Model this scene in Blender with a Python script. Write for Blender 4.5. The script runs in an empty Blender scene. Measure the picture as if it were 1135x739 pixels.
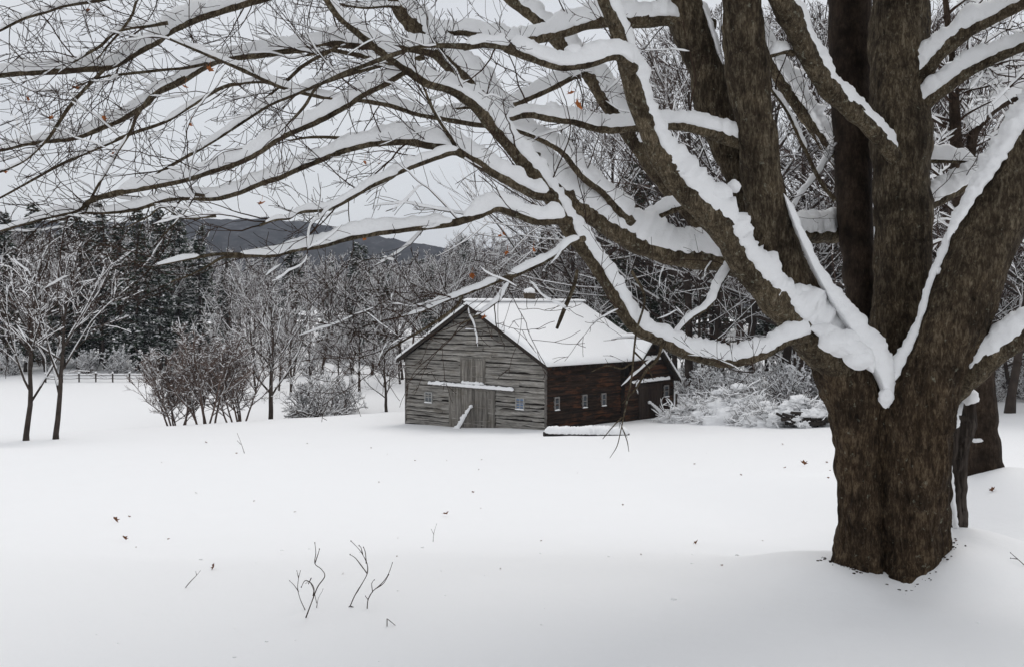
import bpy, math, random
import numpy as np
from mathutils import Matrix, Vector

random.seed(7)
RNG = np.random.default_rng(11)
PI = math.pi
scene = bpy.context.scene
COL = scene.collection
V = lambda *a: np.array(a, float)
UP = V(0, 0, 1)

# ------------------------------------------------------------------ camera and picture-to-place helpers
CAM_Z = 1.7
PITCH = -math.atan((369.5 - 338) / 1200)
FWD = V(0, math.cos(PITCH), math.sin(PITCH))
CUP = V(0, -math.sin(PITCH), math.cos(PITCH))


def P(px, py, d):
    """the place that a surveyed direction and a distance give"""
    return V(0, 0, CAM_Z) + d * (FWD + V(1, 0, 0) * ((px - 567.5) / 1200) + CUP * ((369.5 - py) / 1200))


def sm(a, b, x):
    t = np.clip((np.asarray(x, float) - a) / (b - a), 0, 1)
    return t * t * (3 - 2 * t)


def _h(ix, iy, iz):
    n = (ix * 73856093) ^ (iy * 19349663) ^ (iz * 83492791)
    n = (n ^ (n >> 13)) * 1274126177
    n = n ^ (n >> 16)
    return (n & 0xffff) / 65535.0


def vnoise(p):
    """smooth value noise in 0..1 for an (n,3) array"""
    p = np.asarray(p, float)
    i = np.floor(p).astype(np.int64)
    f = p - i
    f = f * f * (3 - 2 * f)
    x, y, z = i[..., 0], i[..., 1], i[..., 2]
    out = 0
    for dx in (0, 1):
        wx = f[..., 0] if dx else 1 - f[..., 0]
        for dy in (0, 1):
            wy = f[..., 1] if dy else 1 - f[..., 1]
            for dz in (0, 1):
                wz = f[..., 2] if dz else 1 - f[..., 2]
                out = out + wx * wy * wz * _h(x + dx, y + dy, z + dz)
    return out


def n1(s, seed=0.0):
    s = np.asarray(s, float)
    return vnoise(np.stack([s, np.full_like(s, seed * 7.31), np.full_like(s, seed * 3.17)], -1))


# ------------------------------------------------------------------ the lie of the land
_pd = np.array([-200, -20, 0, 3, 5, 7.1, 7.9, 9, 12, 15, 20, 30, 40, 50, 56, 62, 70, 105, 116, 150, 200, 300, 500, 4000], float)
_pz = np.array([0, -.2, -.16, -.12, -.07, .0, -.14, -.36, -.84, -1.26, -1.89, -2.92, -3.78, -4.5, -4.83, -5.05, -5.22, -4.76, -4.6, -4.1, -3.0, -2, 0, 0], float)
_sd = np.concatenate([np.linspace(-200, 0, 100, endpoint=False), np.linspace(0, 300, 3000, endpoint=False), np.linspace(300, 4000, 200)])
_sz = np.interp(_sd, _pd, _pz)
_m = (_sd >= 0) & (_sd < 300)
_k = np.exp(-0.5 * (np.arange(-12, 13) / 3.0) ** 2); _k /= _k.sum()
_seg = np.pad(_sz[_m], 12, mode='edge')
_near = np.convolve(_seg, _k, 'valid')
_k2 = np.exp(-0.5 * (np.arange(-60, 61) / 24.0) ** 2); _k2 /= _k2.sum()
_far = np.convolve(np.pad(_sz[_m], 60, mode='edge'), _k2, 'valid')
_t = sm(12, 22, _sd[_m])
_sz[_m] = _near * (1 - _t) + _far * _t


def zg(x, y):
    x = np.asarray(x, float); y = np.asarray(y, float)
    z = np.interp(y, _sd, _sz)
    z = z + .025 * x * sm(35, 55, y) * (1 - sm(90, 130, y)) * (np.abs(x) < 60)
    z = z + .62 * sm(2.6, 5.2, x) * sm(7.2, 10.5, y) * (1 - sm(12, 34, y))          # the rise on the right
    c = 61.5 + (x + 28) / 21 * 9
    z = z + (-.95 * np.exp(-((y - c - 9) / 5.5) ** 2) + .22 * np.exp(-((y - c + 2) / 5) ** 2)) * (1 - sm(-9, -4.5, x))
    # drifts round the big trunk, the stump and the tree behind
    def g(cx, cy, s, a): return a * np.exp(-(((x - cx) ** 2 + (y - cy) ** 2) / (2 * s * s)))
    z = z + g(2.95, 7.15, .38, .23) + g(1.92, 7.05, .3, .09) + g(4.9, 10.9, .45, .16) + g(3.35, 6.7, .7, .05) + g(2.0, 6.5, .2, .09) + g(2.76, 6.5, .2, .15) - g(2.40, 6.42, .2, .075)
    q = np.stack([x * .35, y * .35, np.zeros_like(x)], -1)
    q2 = np.stack([x * 1.1, y * .8, np.ones_like(x)], -1)
    z = z + (vnoise(q) - .5) * .10 * sm(3, 15, y) + (vnoise(q2) - .5) * .035 + (vnoise(q2 * 3.7 + 4) - .5) * .012 * (y < 16) + (vnoise(q * .3 + 9) - .5) * .35 * sm(14, 40, y) * (1 - sm(52, 60, y))
    return z


def ground(px, py):
    """where the sight line through a surveyed direction meets the snow"""
    d = np.exp(np.linspace(math.log(3.2), math.log(160), 3000))
    pts = V(0, 0, CAM_Z)[None] + d[:, None] * (FWD + V(1, 0, 0) * ((px - 567.5) / 1200) + CUP * ((369.5 - py) / 1200))[None]
    below = pts[:, 2] < zg(pts[:, 0], pts[:, 1])
    i = int(np.argmax(below)) if below.any() else 2999
    return pts[i], d[i]


# ------------------------------------------------------------------ mesh collector
class MB:
    def __init__(s):
        s.v, s.q, s.t, s.n = [], [], [], 0

    def add(s, v, quads=None, tris=None):
        v = np.asarray(v, float).reshape(-1, 3)
        if quads is not None and len(quads): s.q.append(np.asarray(quads, np.int64).reshape(-1, 4) + s.n)
        if tris is not None and len(tris): s.t.append(np.asarray(tris, np.int64).reshape(-1, 3) + s.n)
        s.v.append(v); s.n += len(v)

    def tube(s, pts, r, k=5, cap=False, twist=0.0):
        pts = np.asarray(pts, float); n = len(pts)
        if n < 2: return
        r = np.broadcast_to(np.asarray(r, float), (n,))
        t = np.gradient(pts, axis=0); t /= np.linalg.norm(t, axis=1)[:, None] + 1e-12
        ref = np.eye(3)[int(np.argmin(np.abs(t).max(axis=0)))]
        a = np.cross(t, ref); a /= np.linalg.norm(a, axis=1)[:, None] + 1e-12
        b = np.cross(t, a)
        an = np.arange(k) * 2 * PI / k + twist
        v = pts[:, None] + r[:, None, None] * (np.cos(an)[None, :, None] * a[:, None] + np.sin(an)[None, :, None] * b[:, None])
        i = np.arange(n - 1)[:, None] * k; j = np.arange(k)[None]; j2 = (j + 1) % k
        q = np.stack(np.broadcast_arrays(i + j, i + j2, i + k + j2, i + k + j), -1).reshape(-1, 4)
        v = v.reshape(-1, 3)
        tr = None
        if cap:
            m = len(v)
            v = np.vstack([v, pts[0], pts[-1]])
            jj = np.arange(k)
            tr = np.vstack([np.stack([np.full(k, m), (jj + 1) % k, jj], -1),
                            np.stack([np.full(k, m + 1), (n - 1) * k + jj, (n - 1) * k + (jj + 1) % k], -1)])
        s.add(v, q[:, ::-1], tr)

    def ridge(s, pts, r, H, w, seed=0.0, k=11, taper=.08, rough=1.0):
        """snow lying along the top of a branch: a lumpy closed roll of height H over the bark, half width w"""
        pts = np.asarray(pts, float); n = len(pts)
        if n < 3: return
        r = np.broadcast_to(np.asarray(r, float), (n,)); H = np.broadcast_to(np.asarray(H, float), (n,)); w = np.broadcast_to(np.asarray(w, float), (n,))
        t = np.gradient(pts, axis=0); t /= np.linalg.norm(t, axis=1)[:, None] + 1e-12
        u = UP[None] - t[:, 2:3] * t; u /= np.linalg.norm(u, axis=1)[:, None] + 1e-9
        sd = np.cross(t, u)
        arc = np.concatenate([[0], np.cumsum(np.linalg.norm(np.diff(pts, axis=0), axis=1))])
        L = arc[-1]
        e = np.clip(np.minimum(arc, L - arc) / min(taper, L * .45), 0.02, 1) ** .5
        nz = .5 * n1(arc * 7, seed) + .3 * n1(arc * 19, seed + 3) + .2 * n1(arc * 45, seed + 5)
        hh = (H * (1 + rough * (nz - .5) * 1.7) * e + r * .6 * e)
        ww = w * (1 + rough * .5 * (n1(arc * 13, seed + 9) - .5)) * e
        a = np.linspace(-.18 * PI, 1.18 * PI, k)
        ca, sa = np.cos(a), np.sin(a)
        y = np.where(sa > 0, np.abs(sa) ** .75, 0)
        off = (r * .4)[:, None] + hh[:, None] * y[None] + np.where(sa < 0, sa, 0)[None] * (r * .55 * e)[:, None]
        v = pts[:, None] + ww[:, None, None] * ca[None, :, None] * sd[:, None] + off[:, :, None] * u[:, None]
        d = (vnoise(v * 34 + seed * 5) - .5)[:, :, None] * (np.minimum(ww, hh) * .36 * rough)[:, None, None]
        d2 = (vnoise(v * 48 + seed * 9) - .5)[:, :, None] * (np.minimum(ww, hh) * .24 * rough)[:, None, None]
        v = v + (d + d2) * (ca[None, :, None] * sd[:, None] + sa[None, :, None] * u[:, None])
        i = np.arange(n - 1)[:, None] * k; j = np.arange(k)[None]; j2 = (j + 1) % k
        q = np.stack(np.broadcast_arrays(i + j, i + j2, i + k + j2, i + k + j), -1).reshape(-1, 4)
        s.add(v.reshape(-1, 3), q)

    def blob(s, c, rad, seed=0.0, m=10, amp=.35, freq=2.2):
        """a lump of snow"""
        th = np.linspace(0.02, PI - .02, m); ph = np.arange(2 * m) * PI / m
        T, F = np.meshgrid(th, ph, indexing='ij')
        d = np.stack([np.sin(T) * np.cos(F), np.sin(T) * np.sin(F), np.cos(T)], -1)
        f = 1 + amp * (vnoise(d * freq + seed * 3.7) - .5) * 2 * .6 + amp * .3 * (vnoise(d * freq * 3 + seed) - .5)
        v = np.asarray(c, float) + d * f[..., None] * np.asarray(rad, float)
        k = 2 * m
        i = np.arange(m - 1)[:, None] * k; j = np.arange(k)[None]; j2 = (j + 1) % k
        q = np.stack(np.broadcast_arrays(i + j, i + k + j, i + k + j2, i + j2), -1).reshape(-1, 4)
        s.add(v.reshape(-1, 3), q)

    def box(s, x0, x1, y0, y1, z0, z1, R=None, o=(0, 0, 0)):
        v = np.array([[x, y, z] for x in (x0, x1) for y in (y0, y1) for z in (z0, z1)], float)
        if R is not None: v = v @ np.asarray(R).T
        v = v + np.asarray(o, float)
        s.add(v, [[0, 1, 3, 2], [4, 6, 7, 5], [0, 4, 5, 1], [2, 3, 7, 6], [0, 2, 6, 4], [1, 5, 7, 3]])

    def octas(s, c, rad):
        """many small lumps at once; c (n,3), rad (n,3)"""
        c = np.asarray(c, float); rad = np.asarray(rad, float); n = len(c)
        if n == 0: return
        d = np.array([[1, 0, 0], [0, 1, 0], [-1, 0, 0], [0, -1, 0], [0, 0, 1], [0, 0, -.6]], float)
        f = np.array([[0, 1, 4], [1, 2, 4], [2, 3, 4], [3, 0, 4], [1, 0, 5], [2, 1, 5], [3, 2, 5], [0, 3, 5]])
        v = c[:, None] + d[None] * rad[:, None]
        s.add(v.reshape(-1, 3), None, (np.arange(n)[:, None, None] * 6 + f[None]).reshape(-1, 3))

    def cards(s, a, b, c, d):
        """many quads at once from four (n,3) arrays"""
        n = len(a)
        if n == 0: return
        v = np.stack([a, b, c, d], 1).reshape(-1, 3)
        s.add(v, np.arange(n * 4).reshape(-1, 4))

    def arrays(s):
        v = np.vstack(s.v) if s.v else np.zeros((0, 3))
        q = np.vstack(s.q) if s.q else np.zeros((0, 4), np.int64)
        t = np.vstack(s.t) if s.t else np.zeros((0, 3), np.int64)
        return v, q, t

    def join(s, o, M=None):
        v, q, t = o if isinstance(o, tuple) else o.arrays()
        if M is not None:
            v = v @ np.asarray(M)[:3, :3].T + np.asarray(M)[:3, 3]
        s.add(v, q, t)

    def build(s, name, m, parent=None, smooth=True):
        v, q, t = s.arrays()
        return mesh_obj(name, v, q, t, m, parent, smooth)


def mesh_obj(name, v, q, t, m, parent=None, smooth=True):
    me = bpy.data.meshes.new(name)
    me.vertices.add(len(v)); me.vertices.foreach_set('co', np.ascontiguousarray(v, np.float32).ravel())
    nl = len(q) * 4 + len(t) * 3
    me.loops.add(nl); me.polygons.add(len(q) + len(t))
    me.loops.foreach_set('vertex_index', np.concatenate([q.ravel(), t.ravel()]).astype(np.int32))
    st = np.concatenate([np.arange(len(q)) * 4, len(q) * 4 + np.arange(len(t)) * 3]).astype(np.int32)
    me.polygons.foreach_set('loop_start', st)
    me.polygons.foreach_set('use_smooth', np.full(len(q) + len(t), smooth, bool))
    me.update(calc_edges=True); me.validate()
    me.materials.append(m)
    o = bpy.data.objects.new(name, me)
    COL.objects.link(o)
    if parent is not None: o.parent = parent
    return o


def tag(o, label=None, cat=None, group=None, kind=None):
    for k, x in (('label', label), ('category', cat), ('group', group), ('kind', kind)):
        if x: o[k] = x
    return o


def thing(name, label, cat, loc=(0, 0, 0), rz=0.0, group=None):
    o = bpy.data.objects.new(name, None); COL.objects.link(o)
    o.location = [float(c) for c in loc]; o.rotation_euler = (0, 0, rz); o.empty_display_size = .2
    return tag(o, label, cat, group)


def copy_tree(o, parent=None):
    c = o.copy(); COL.objects.link(c)
    if parent is not None: c.parent = parent
    for ch in list(o.children): copy_tree(ch, c)
    return c


# ------------------------------------------------------------------ materials
def newmat(name):
    m = bpy.data.materials.new(name); m.use_nodes = True
    nt = m.node_tree
    return m, nt, nt.nodes['Principled BSDF']


class N:
    def __init__(s, nt): s.nt = nt

    def n(s, t, **kw):
        x = s.nt.nodes.new(t)
        for k, val in kw.items():
            if k.startswith('i_'): x.inputs[k[2:].replace('_', ' ')].default_value = val
            else: setattr(x, k, val)
        return x

    def l(s, a, b): s.nt.links.new(a, b)

    def coord(s, scale=(1, 1, 1), src='Object'):
        c = s.n('ShaderNodeTexCoord'); m = s.n('ShaderNodeMapping'); m.inputs['Scale'].default_value = scale
        s.l(c.outputs[src], m.inputs['Vector']); return m.outputs['Vector']

    def noise(s, vec, scale, detail=4, rough=.55, dist=0.0):
        x = s.n('ShaderNodeTexNoise'); s.l(vec, x.inputs['Vector'])
        x.inputs['Scale'].default_value = scale; x.inputs['Detail'].default_value = detail
        x.inputs['Roughness'].default_value = rough; x.inputs['Distortion'].default_value = dist
        return x.outputs['Fac']

    def ramp(s, fac, stops):
        x = s.n('ShaderNodeValToRGB'); e = x.color_ramp.elements
        while len(e) < len(stops): e.new(.5)
        for el, (p, c) in zip(e, stops): el.position = p; el.color = (*c, 1) if len(c) == 3 else c
        s.l(fac, x.inputs['Fac']); return x.outputs['Color']

    def mix(s, fac, a, b, mode='MIX'):
        x = s.n('ShaderNodeMix'); x.data_type = 'RGBA'; x.blend_type = mode
        if isinstance(fac, float): x.inputs[0].default_value = fac
        else: s.l(fac, x.inputs[0])
        for i, c in ((6, a), (7, b)):
            if isinstance(c, tuple): x.inputs[i].default_value = (*c, 1)
            else: s.l(c, x.inputs[i])
        return x.outputs[2]

    def math(s, op, a, b=0.0):
        x = s.n('ShaderNodeMath'); x.operation = op
        for i, c in ((0, a), (1, b)):
            if isinstance(c, (int, float)): x.inputs[i].default_value = c
            else: s.l(c, x.inputs[i])
        return x.outputs[0]

    def bump(s, h, strength, dist, bsdf, nrm=None):
        x = s.n('ShaderNodeBump'); x.inputs['Strength'].default_value = strength; x.inputs['Distance'].default_value = dist
        s.l(h, x.inputs['Height'])
        if nrm is not None: s.l(nrm, x.inputs['Normal'])
        if bsdf is not None: s.l(x.outputs['Normal'], bsdf.inputs['Normal'])
        return x.outputs['Normal']


def snow_mat(name, fine=120, fstr=.25, fd=.006, big=6, bstr=.25, bd=.03, col=(.885, .888, .893)):
    m, nt, b = newmat(name); g = N(nt)
    c = g.coord()
    b.inputs['Base Color'].default_value = (*col, 1); b.inputs['Roughness'].default_value = .75
    b.inputs['Specular IOR Level'].default_value = .25
    nr = g.bump(g.noise(c, big, 4), bstr, bd, None)
    g.bump(g.noise(c, fine, 3), fstr, fd, b, nr)
    return m


def bark_mat(name, dark=(.012, .008, .005), mid=(.046, .031, .019), light=(.13, .098, .065), lichen=(.27, .27, .21), lich=.62, sc=1.0, bstr=.8, upper=None):
    m, nt, b = newmat(name); g = N(nt)
    c = g.coord((1, 1, .28)); c0 = g.coord()
    f1 = g.noise(c, 34 * sc, 5, .6, .6)
    f = g.math('ADD', g.math('MULTIPLY', f1, .5), g.math('MULTIPLY', g.noise(c, 95 * sc, 4, .65, .8), .5))
    col = g.ramp(f, [(.36, dark), (.5, mid), (.64, light)])
    blot = g.ramp(g.noise(c0, 4.5 * sc, 6, .68), [(.32, (.28, .25, .23)), (.5, (.9, .88, .85)), (.64, (1.4, 1.38, 1.32))])
    col = g.mix(1.0, col, blot, 'MULTIPLY')
    if upper:      # the younger bark of the upper stems is thinner, greyer and greener
        sp = g.n('ShaderNodeSeparateXYZ'); g.l(c0, sp.inputs[0])
        hgt = g.math('ADD', sp.outputs['Z'], g.math('MULTIPLY', g.noise(c0, 2.0, 3), .8))
        col = g.mix(g.ramp(g.math('MULTIPLY', hgt, .3), [(.42, (0, 0, 0)), (.8, (.85, .85, .85))]), col, g.mix(1.0, col, upper, 'MULTIPLY'))
    mk = g.ramp(g.noise(c0, 24 * sc, 5, .7), [(lich, (0, 0, 0)), (lich + .09, (1, 1, 1))])
    col = g.mix(g.math('MULTIPLY', mk, .65), col, lichen)
    g.l(col, b.inputs['Base Color'])
    b.inputs['Roughness'].default_value = .9; b.inputs['Specular IOR Level'].default_value = .15
    nr = g.bump(f, bstr, .025 / sc, None)
    g.bump(g.noise(c0, 140 * sc, 3), .3, .004, b, nr)
    return m


def plain(name, col, rough=.85, var=.35, scale=8, spec=.2):
    m, nt, b = newmat(name); g = N(nt)
    f = g.noise(g.coord(), scale, 4)
    lo = tuple(x * (1 - var) for x in col); hi = tuple(x * (1 + var) for x in col)
    g.l(g.ramp(f, [(.3, lo), (.7, hi)]), b.inputs['Base Color'])
    b.inputs['Roughness'].default_value = rough; b.inputs['Specular IOR Level'].default_value = spec
    return m


def wood_mat(name, lo, hi, streak, sfac=.5, stretch=(.5, .5, 9.0), grain=(3.0, 3.0, 60.0), rough=.9):
    """weathered boards: tone by board, grain along it, stains"""
    m, nt, b = newmat(name); g = N(nt)
    board = g.noise(g.coord(stretch), 1.0, 3, .6)
    gr = g.noise(g.coord(grain), 1.0, 5, .65, .3)
    st = g.noise(g.coord((.7, .7, 2.6)), 1.0, 5, .7)
    col = g.ramp(g.math('ADD', g.math('MULTIPLY', board, .55), g.math('MULTIPLY', gr, .45)), [(.40, lo), (.62, hi)])
    mk = g.ramp(st, [(.5, (0, 0, 0)), (.66, (1, 1, 1))])
    col = g.mix(g.math('MULTIPLY', mk, sfac), col, streak)
    g.l(col, b.inputs['Base Color']); b.inputs['Roughness'].default_value = rough; b.inputs['Specular IOR Level'].default_value = .12
    g.bump(gr, .6, .012, b)
    return m


M = {}
M['snow_ground'] = snow_mat('snow_ground', 60, .22, .006, 3.5, .22, .05)
M['snow'] = snow_mat('snow', 130, .5, .009, 26, .45, .015)
M['snow_far'] = snow_mat('snow_far', 14, .3, .05, 3, .3, .1)
M['bark'] = bark_mat('bark', bstr=1.0, upper=(1.35, 1.55, 1.7))
M['bark_limb'] = bark_mat('bark_limb', (.02, .015, .009), (.072, .056, .037), (.18, .15, .108), lich=.58, sc=1.7, bstr=.8)
M['bark_back'] = bark_mat('bark_back', (.016, .011, .008), (.036, .025, .018), (.06, .045, .034), lich=.75)
M['twig'] = plain('twig', (.036, .021, .014), .85, .4, 3)
M['bark_far'] = plain('bark_far', (.048, .037, .03), .9, .4, 2)
M['twig_far'] = plain('twig_far', (.07, .048, .039), .9, .4, 1.5)
M['twig_red'] = plain('twig_red', (.12, .085, .07), .9, .4, 1.5)
M['needles'] = plain('needles', (.034, .052, .03), .8, .5, 1.2)
M['needles_pine'] = plain('needles_pine', (.042, .06, .038), .8, .5, 1.5)
M['leaf'] = plain('leaf', (.34, .11, .03), .7, .35, 30)
M['leaf_brown'] = plain('leaf_brown', (.16, .07, .035), .8, .4, 40)
M['hill'] = None
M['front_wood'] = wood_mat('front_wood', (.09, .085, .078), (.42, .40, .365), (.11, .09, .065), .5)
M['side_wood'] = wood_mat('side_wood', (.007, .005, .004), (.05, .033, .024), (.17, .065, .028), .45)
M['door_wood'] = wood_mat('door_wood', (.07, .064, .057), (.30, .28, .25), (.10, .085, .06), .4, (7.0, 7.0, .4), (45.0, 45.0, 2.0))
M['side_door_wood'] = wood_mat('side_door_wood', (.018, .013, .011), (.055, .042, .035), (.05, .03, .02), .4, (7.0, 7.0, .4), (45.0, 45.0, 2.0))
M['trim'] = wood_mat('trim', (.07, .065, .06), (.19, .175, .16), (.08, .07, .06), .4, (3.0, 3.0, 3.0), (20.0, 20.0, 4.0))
M['dark_trim'] = plain('dark_trim', (.03, .024, .02), .9, .4, 5)
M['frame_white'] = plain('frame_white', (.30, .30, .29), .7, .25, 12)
M['gap_shade'] = plain('gap_shade', (.016, .013, .011), .95, .3, 5)  # near-black colour that paints the shade between the barn boards
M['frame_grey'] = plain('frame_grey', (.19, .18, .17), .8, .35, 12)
M['brick'] = plain('brick', (.09, .07, .05), .9, .4, 12)
M['stump'] = wood_mat('stump', (.014, .011, .009), (.085, .07, .06), (.05, .035, .025), .5, (20.0, 20.0, 1.5), (60.0, 60.0, 5.0))


def glass_mat(name, col):
    m, nt, b = newmat(name); g = N(nt)
    g.l(g.ramp(g.noise(g.coord(), 3.0, 2), [(.3, tuple(x * .7 for x in col)), (.7, tuple(x * 1.25 for x in col))]), b.inputs['Base Color'])
    b.inputs['Roughness'].default_value = .12; b.inputs['Specular IOR Level'].default_value = .6
    return m


M['glass'] = glass_mat('glass', (.06, .07, .08))
M['glass_blue'] = glass_mat('glass_blue', (.10, .16, .27))

m, nt, b = newmat('hill_forest'); g = N(nt)
hc = g.coord((1, .35, 1))
g.l(g.ramp(g.noise(hc, .11, 6, .7), [(.35, (.022, .023, .024)), (.55, (.05, .05, .052)), (.72, (.14, .14, .145))]), b.inputs['Base Color'])
b.inputs['Roughness'].default_value = 1; b.inputs['Specular IOR Level'].default_value = 0
M['hill'] = m

# ------------------------------------------------------------------ ground, hills
def nonuni(lo, hi, near, ratio, first):
    a = [0.0]; s = first
    while a[-1] < hi:
        a.append(a[-1] + s)
        if a[-1] > near: s *= ratio
    c = [0.0]; s = first
    while c[-1] > lo:
        c.append(c[-1] - s)
        if c[-1] < -near: s *= ratio
    return np.array(sorted(set(a + c)))


gx = nonuni(-1900, 1900, 6, 1.035, .09)
gy = nonuni(-400, 2600, 13, 1.022, .06)
GX, GY = np.meshgrid(gx, gy, indexing='xy')
GZ = zg(GX, GY)
nx, ny = len(gx), len(gy)
ii = np.arange(ny - 1)[:, None] * nx; jj = np.arange(nx - 1)[None]
gq = np.stack(np.broadcast_arrays(ii + jj, ii + jj + 1, ii + nx + jj + 1, ii + nx + jj), -1).reshape(-1, 4)
o = mesh_obj('snow_ground', np.stack([GX, GY, GZ], -1).reshape(-1, 3), gq, np.zeros((0, 3), np.int64), M['snow_ground'])
tag(o, 'smooth untracked snow field sloping down from the big tree towards the barn', 'snow ground', kind='structure')

hx = np.linspace(-1100, 1300, 480); hy = np.linspace(620, 1750, 60)
HX, HY = np.meshgrid(hx, hy, indexing='xy')
top = np.interp(hx, [-1100, -500, -330, -260, -190, -120, -60, 40, 200, 700, 1300], [80, 83, 86, 86, 78, 66, 57, 52, 56, 66, 60])
prof = sm(620, 1180, HY) * (1 - .5 * sm(1200, 1750, HY))
HZ = -6 + (top[None] + 8) * prof + (vnoise(np.stack([HX * .012, HY * .012, HX * 0], -1)) - .5) * 10 * prof
HZ = HZ + vnoise(np.stack([HX * .14, HY * .2, HX * 0 + 3], -1)) * 6 * prof
nx, ny = len(hx), len(hy)
ii = np.arange(ny - 1)[:, None] * nx; jj = np.arange(nx - 1)[None]
hq = np.stack(np.broadcast_arrays(ii + jj, ii + jj + 1, ii + nx + jj + 1, ii + nx + jj), -1).reshape(-1, 4)
o = mesh_obj('hills', np.stack([HX, HY, HZ], -1).reshape(-1, 3), hq, np.zeros((0, 3), np.int64), M['hill'])
tag(o, 'long low wooded hill on the horizon, blue grey with distance', 'hill', kind='structure')


# ------------------------------------------------------------------ polylines and growth
def resample(pts, step):
    """Catmull-Rom through rows of any width (first three columns are the place)"""
    p = np.asarray(pts, float)
    ext = np.vstack([2 * p[0] - p[1], p, 2 * p[-1] - p[-2]])
    out = []
    for i in range(1, len(ext) - 2):
        a, b_, c, d = ext[i - 1], ext[i], ext[i + 1], ext[i + 2]
        n = max(1, int(np.linalg.norm((c - b_)[:3]) / step))
        for t in np.arange(n) / n:
            out.append(.5 * ((2 * b_) + (c - a) * t + (2 * a - 5 * b_ + 4 * c - d) * t * t + (3 * b_ - a - 3 * c + d) * t ** 3))
    out.append(ext[-2])
    return np.array(out)


def grow(rng, p, d, L, n, wander=.25, up=0.0):
    """a shoot as n+1 points"""
    pts = [np.asarray(p, float)]; d = d / np.linalg.norm(d)
    for i in range(n):
        d = d + rng.normal(0, wander, 3) + UP * up
        d /= np.linalg.norm(d)
        pts.append(pts[-1] + d * L / n)
    return np.array(pts)


def side_dir(rng, t, ang):
    a = rng.normal(0, 1, 3); a -= t * np.dot(a, t); a /= np.linalg.norm(a) + 1e-9
    return t * math.cos(ang) + a * math.sin(ang)


# ------------------------------------------------------------------ the big maple
mp = thing('maple_tree', 'huge old bare maple with several thick stems and long snow laden limbs', 'tree', P(985, 640, 6.87))
mp_inv = Vector(mp.location)


def L2(px_list, d0, d1, step=.03):
    n = len(px_list)
    rows = []
    for i, e in enumerate(px_list):
        d = e[3] if len(e) > 3 else d0 + (d1 - d0) * i / (n - 1)
        rows.append([*P(e[0], e[1], d), e[2] * d / 1200])
    return resample(rows, step)


MPO = np.array(mp.location)
# --- thick stems, fused into one trunk
stems = {
    'left': ([(958, 730, 36), (954, 650, 28), (952, 600, 26), (952, 540, 26), (949, 480, 28), (943, 435, 33), (926, 400, 32), (905, 375, 26)], 6.85, 6.8),
    'right': ([(1008, 730, 47), (1011, 650, 41), (1014, 600, 39), (1014, 540, 38), (1014, 490, 38.5), (1020, 440, 42), (1040, 398, 39), (1060, 350, 38), (1083, 290, 37), (1105, 235, 37), (1130, 185, 36), (1165, 115, 34), (1200, 40, 32), (1225, -30, 30)], 6.87, 6.5),
    'middle': ([(985, 560, 26), (992, 480, 28), (996, 430, 30), (999, 350, 33), (1000, 250, 34), (999, 150, 33), (998, 60, 33), (998, -60, 32)], 7.05, 7.35),
    'upright': ([(945, 440, 24), (925, 398, 27), (900, 352, 27), (874, 310, 27), (857, 260, 26), (845, 210, 26), (836, 150, 25), (830, 100, 24), (826, 50, 23), (821, 0, 21), (815, -60, 20)], 6.9, 6.6),
    'second': ([(858, 275, 14), (835, 230, 15), (808, 172, 18), (791, 115, 20), (776, 60, 22), (756, 10, 25), (733, -50, 25)], 6.95, 7.0),
}
tb = MB()
for nm, (pl, d0, d1) in stems.items():
    r = L2(pl, d0, d1, .05)
    tb.tube(r[:, :3] - MPO, r[:, 3] * .97, 16, cap=True)
tmp = tb.build('trunk_block', M['bark'])
rm = tmp.modifiers.new('r', 'REMESH'); rm.mode = 'VOXEL'; rm.voxel_size = .0125
sm_ = tmp.modifiers.new('s', 'SMOOTH'); sm_.iterations = 4; sm_.factor = .5
dg = bpy.context.evaluated_depsgraph_get()
me = bpy.data.meshes.new_from_object(tmp.evaluated_get(dg))
bpy.data.objects.remove(tmp)
nv = len(me.vertices)
co = np.empty(nv * 3, np.float32); me.vertices.foreach_get('co', co); co = co.reshape(-1, 3).astype(float)
no = np.empty(nv * 3, np.float32); me.vertices.foreach_get('normal', no); no = no.reshape(-1, 3).astype(float)
lower = 1 - sm(1.0, 2.2, co[:, 2])
wob = (vnoise(co * 5) - .5) * .05
warp = co + wob[:, None]
fur = np.abs(vnoise(warp * np.array([38, 38, 7])) - .5) * 2
fur2 = vnoise(warp * np.array([60, 60, 14]) + 7)
disp = (vnoise(co * 3.1) - .5) * .05 + (vnoise(co * 9 + 5) - .5) * .022 + (fur - .4) * (.005 + .02 * lower) + (fur2 - .5) * (.004 + .006 * lower)
# wrinkled rings on the upper stems
disp += (vnoise(co * np.array([5, 5, 26]) + 3) - .5) * .012 * (1 - lower)
# flare and ragged foot
disp += .05 * np.exp(-np.maximum(co[:, 2] + .05, 0) / .18) + (vnoise(co * 22 + 2) - .5) * .11 * np.exp(-np.maximum(co[:, 2], 0) / .12)
co += no * disp[:, None]
me.vertices.foreach_set('co', co.astype(np.float32).ravel())
me.polygons.foreach_set('use_smooth', np.ones(len(me.polygons), bool))
me.materials.clear(); me.materials.append(M['bark']); me.update()
trunk = bpy.data.objects.new('trunk', me); COL.objects.link(trunk); trunk.parent = mp

# --- the darker stem behind
r = L2([(962, 470, 12), (958, 440, 13), (955, 360, 15), (951, 280, 18), (946, 200, 20), (943, 120, 22), (942, 50, 23), (941, -60, 23)], 7.3, 7.8)
x = MB(); x.tube(r[:, :3] - MPO + (np.stack([n1(np.arange(len(r)) * .3, 1), n1(np.arange(len(r)) * .3, 2), n1(np.arange(len(r)) * .3, 3)], -1) - .5) * .03, r[:, 3], 20)
x.build('stem', M['bark_back'], mp)

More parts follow.
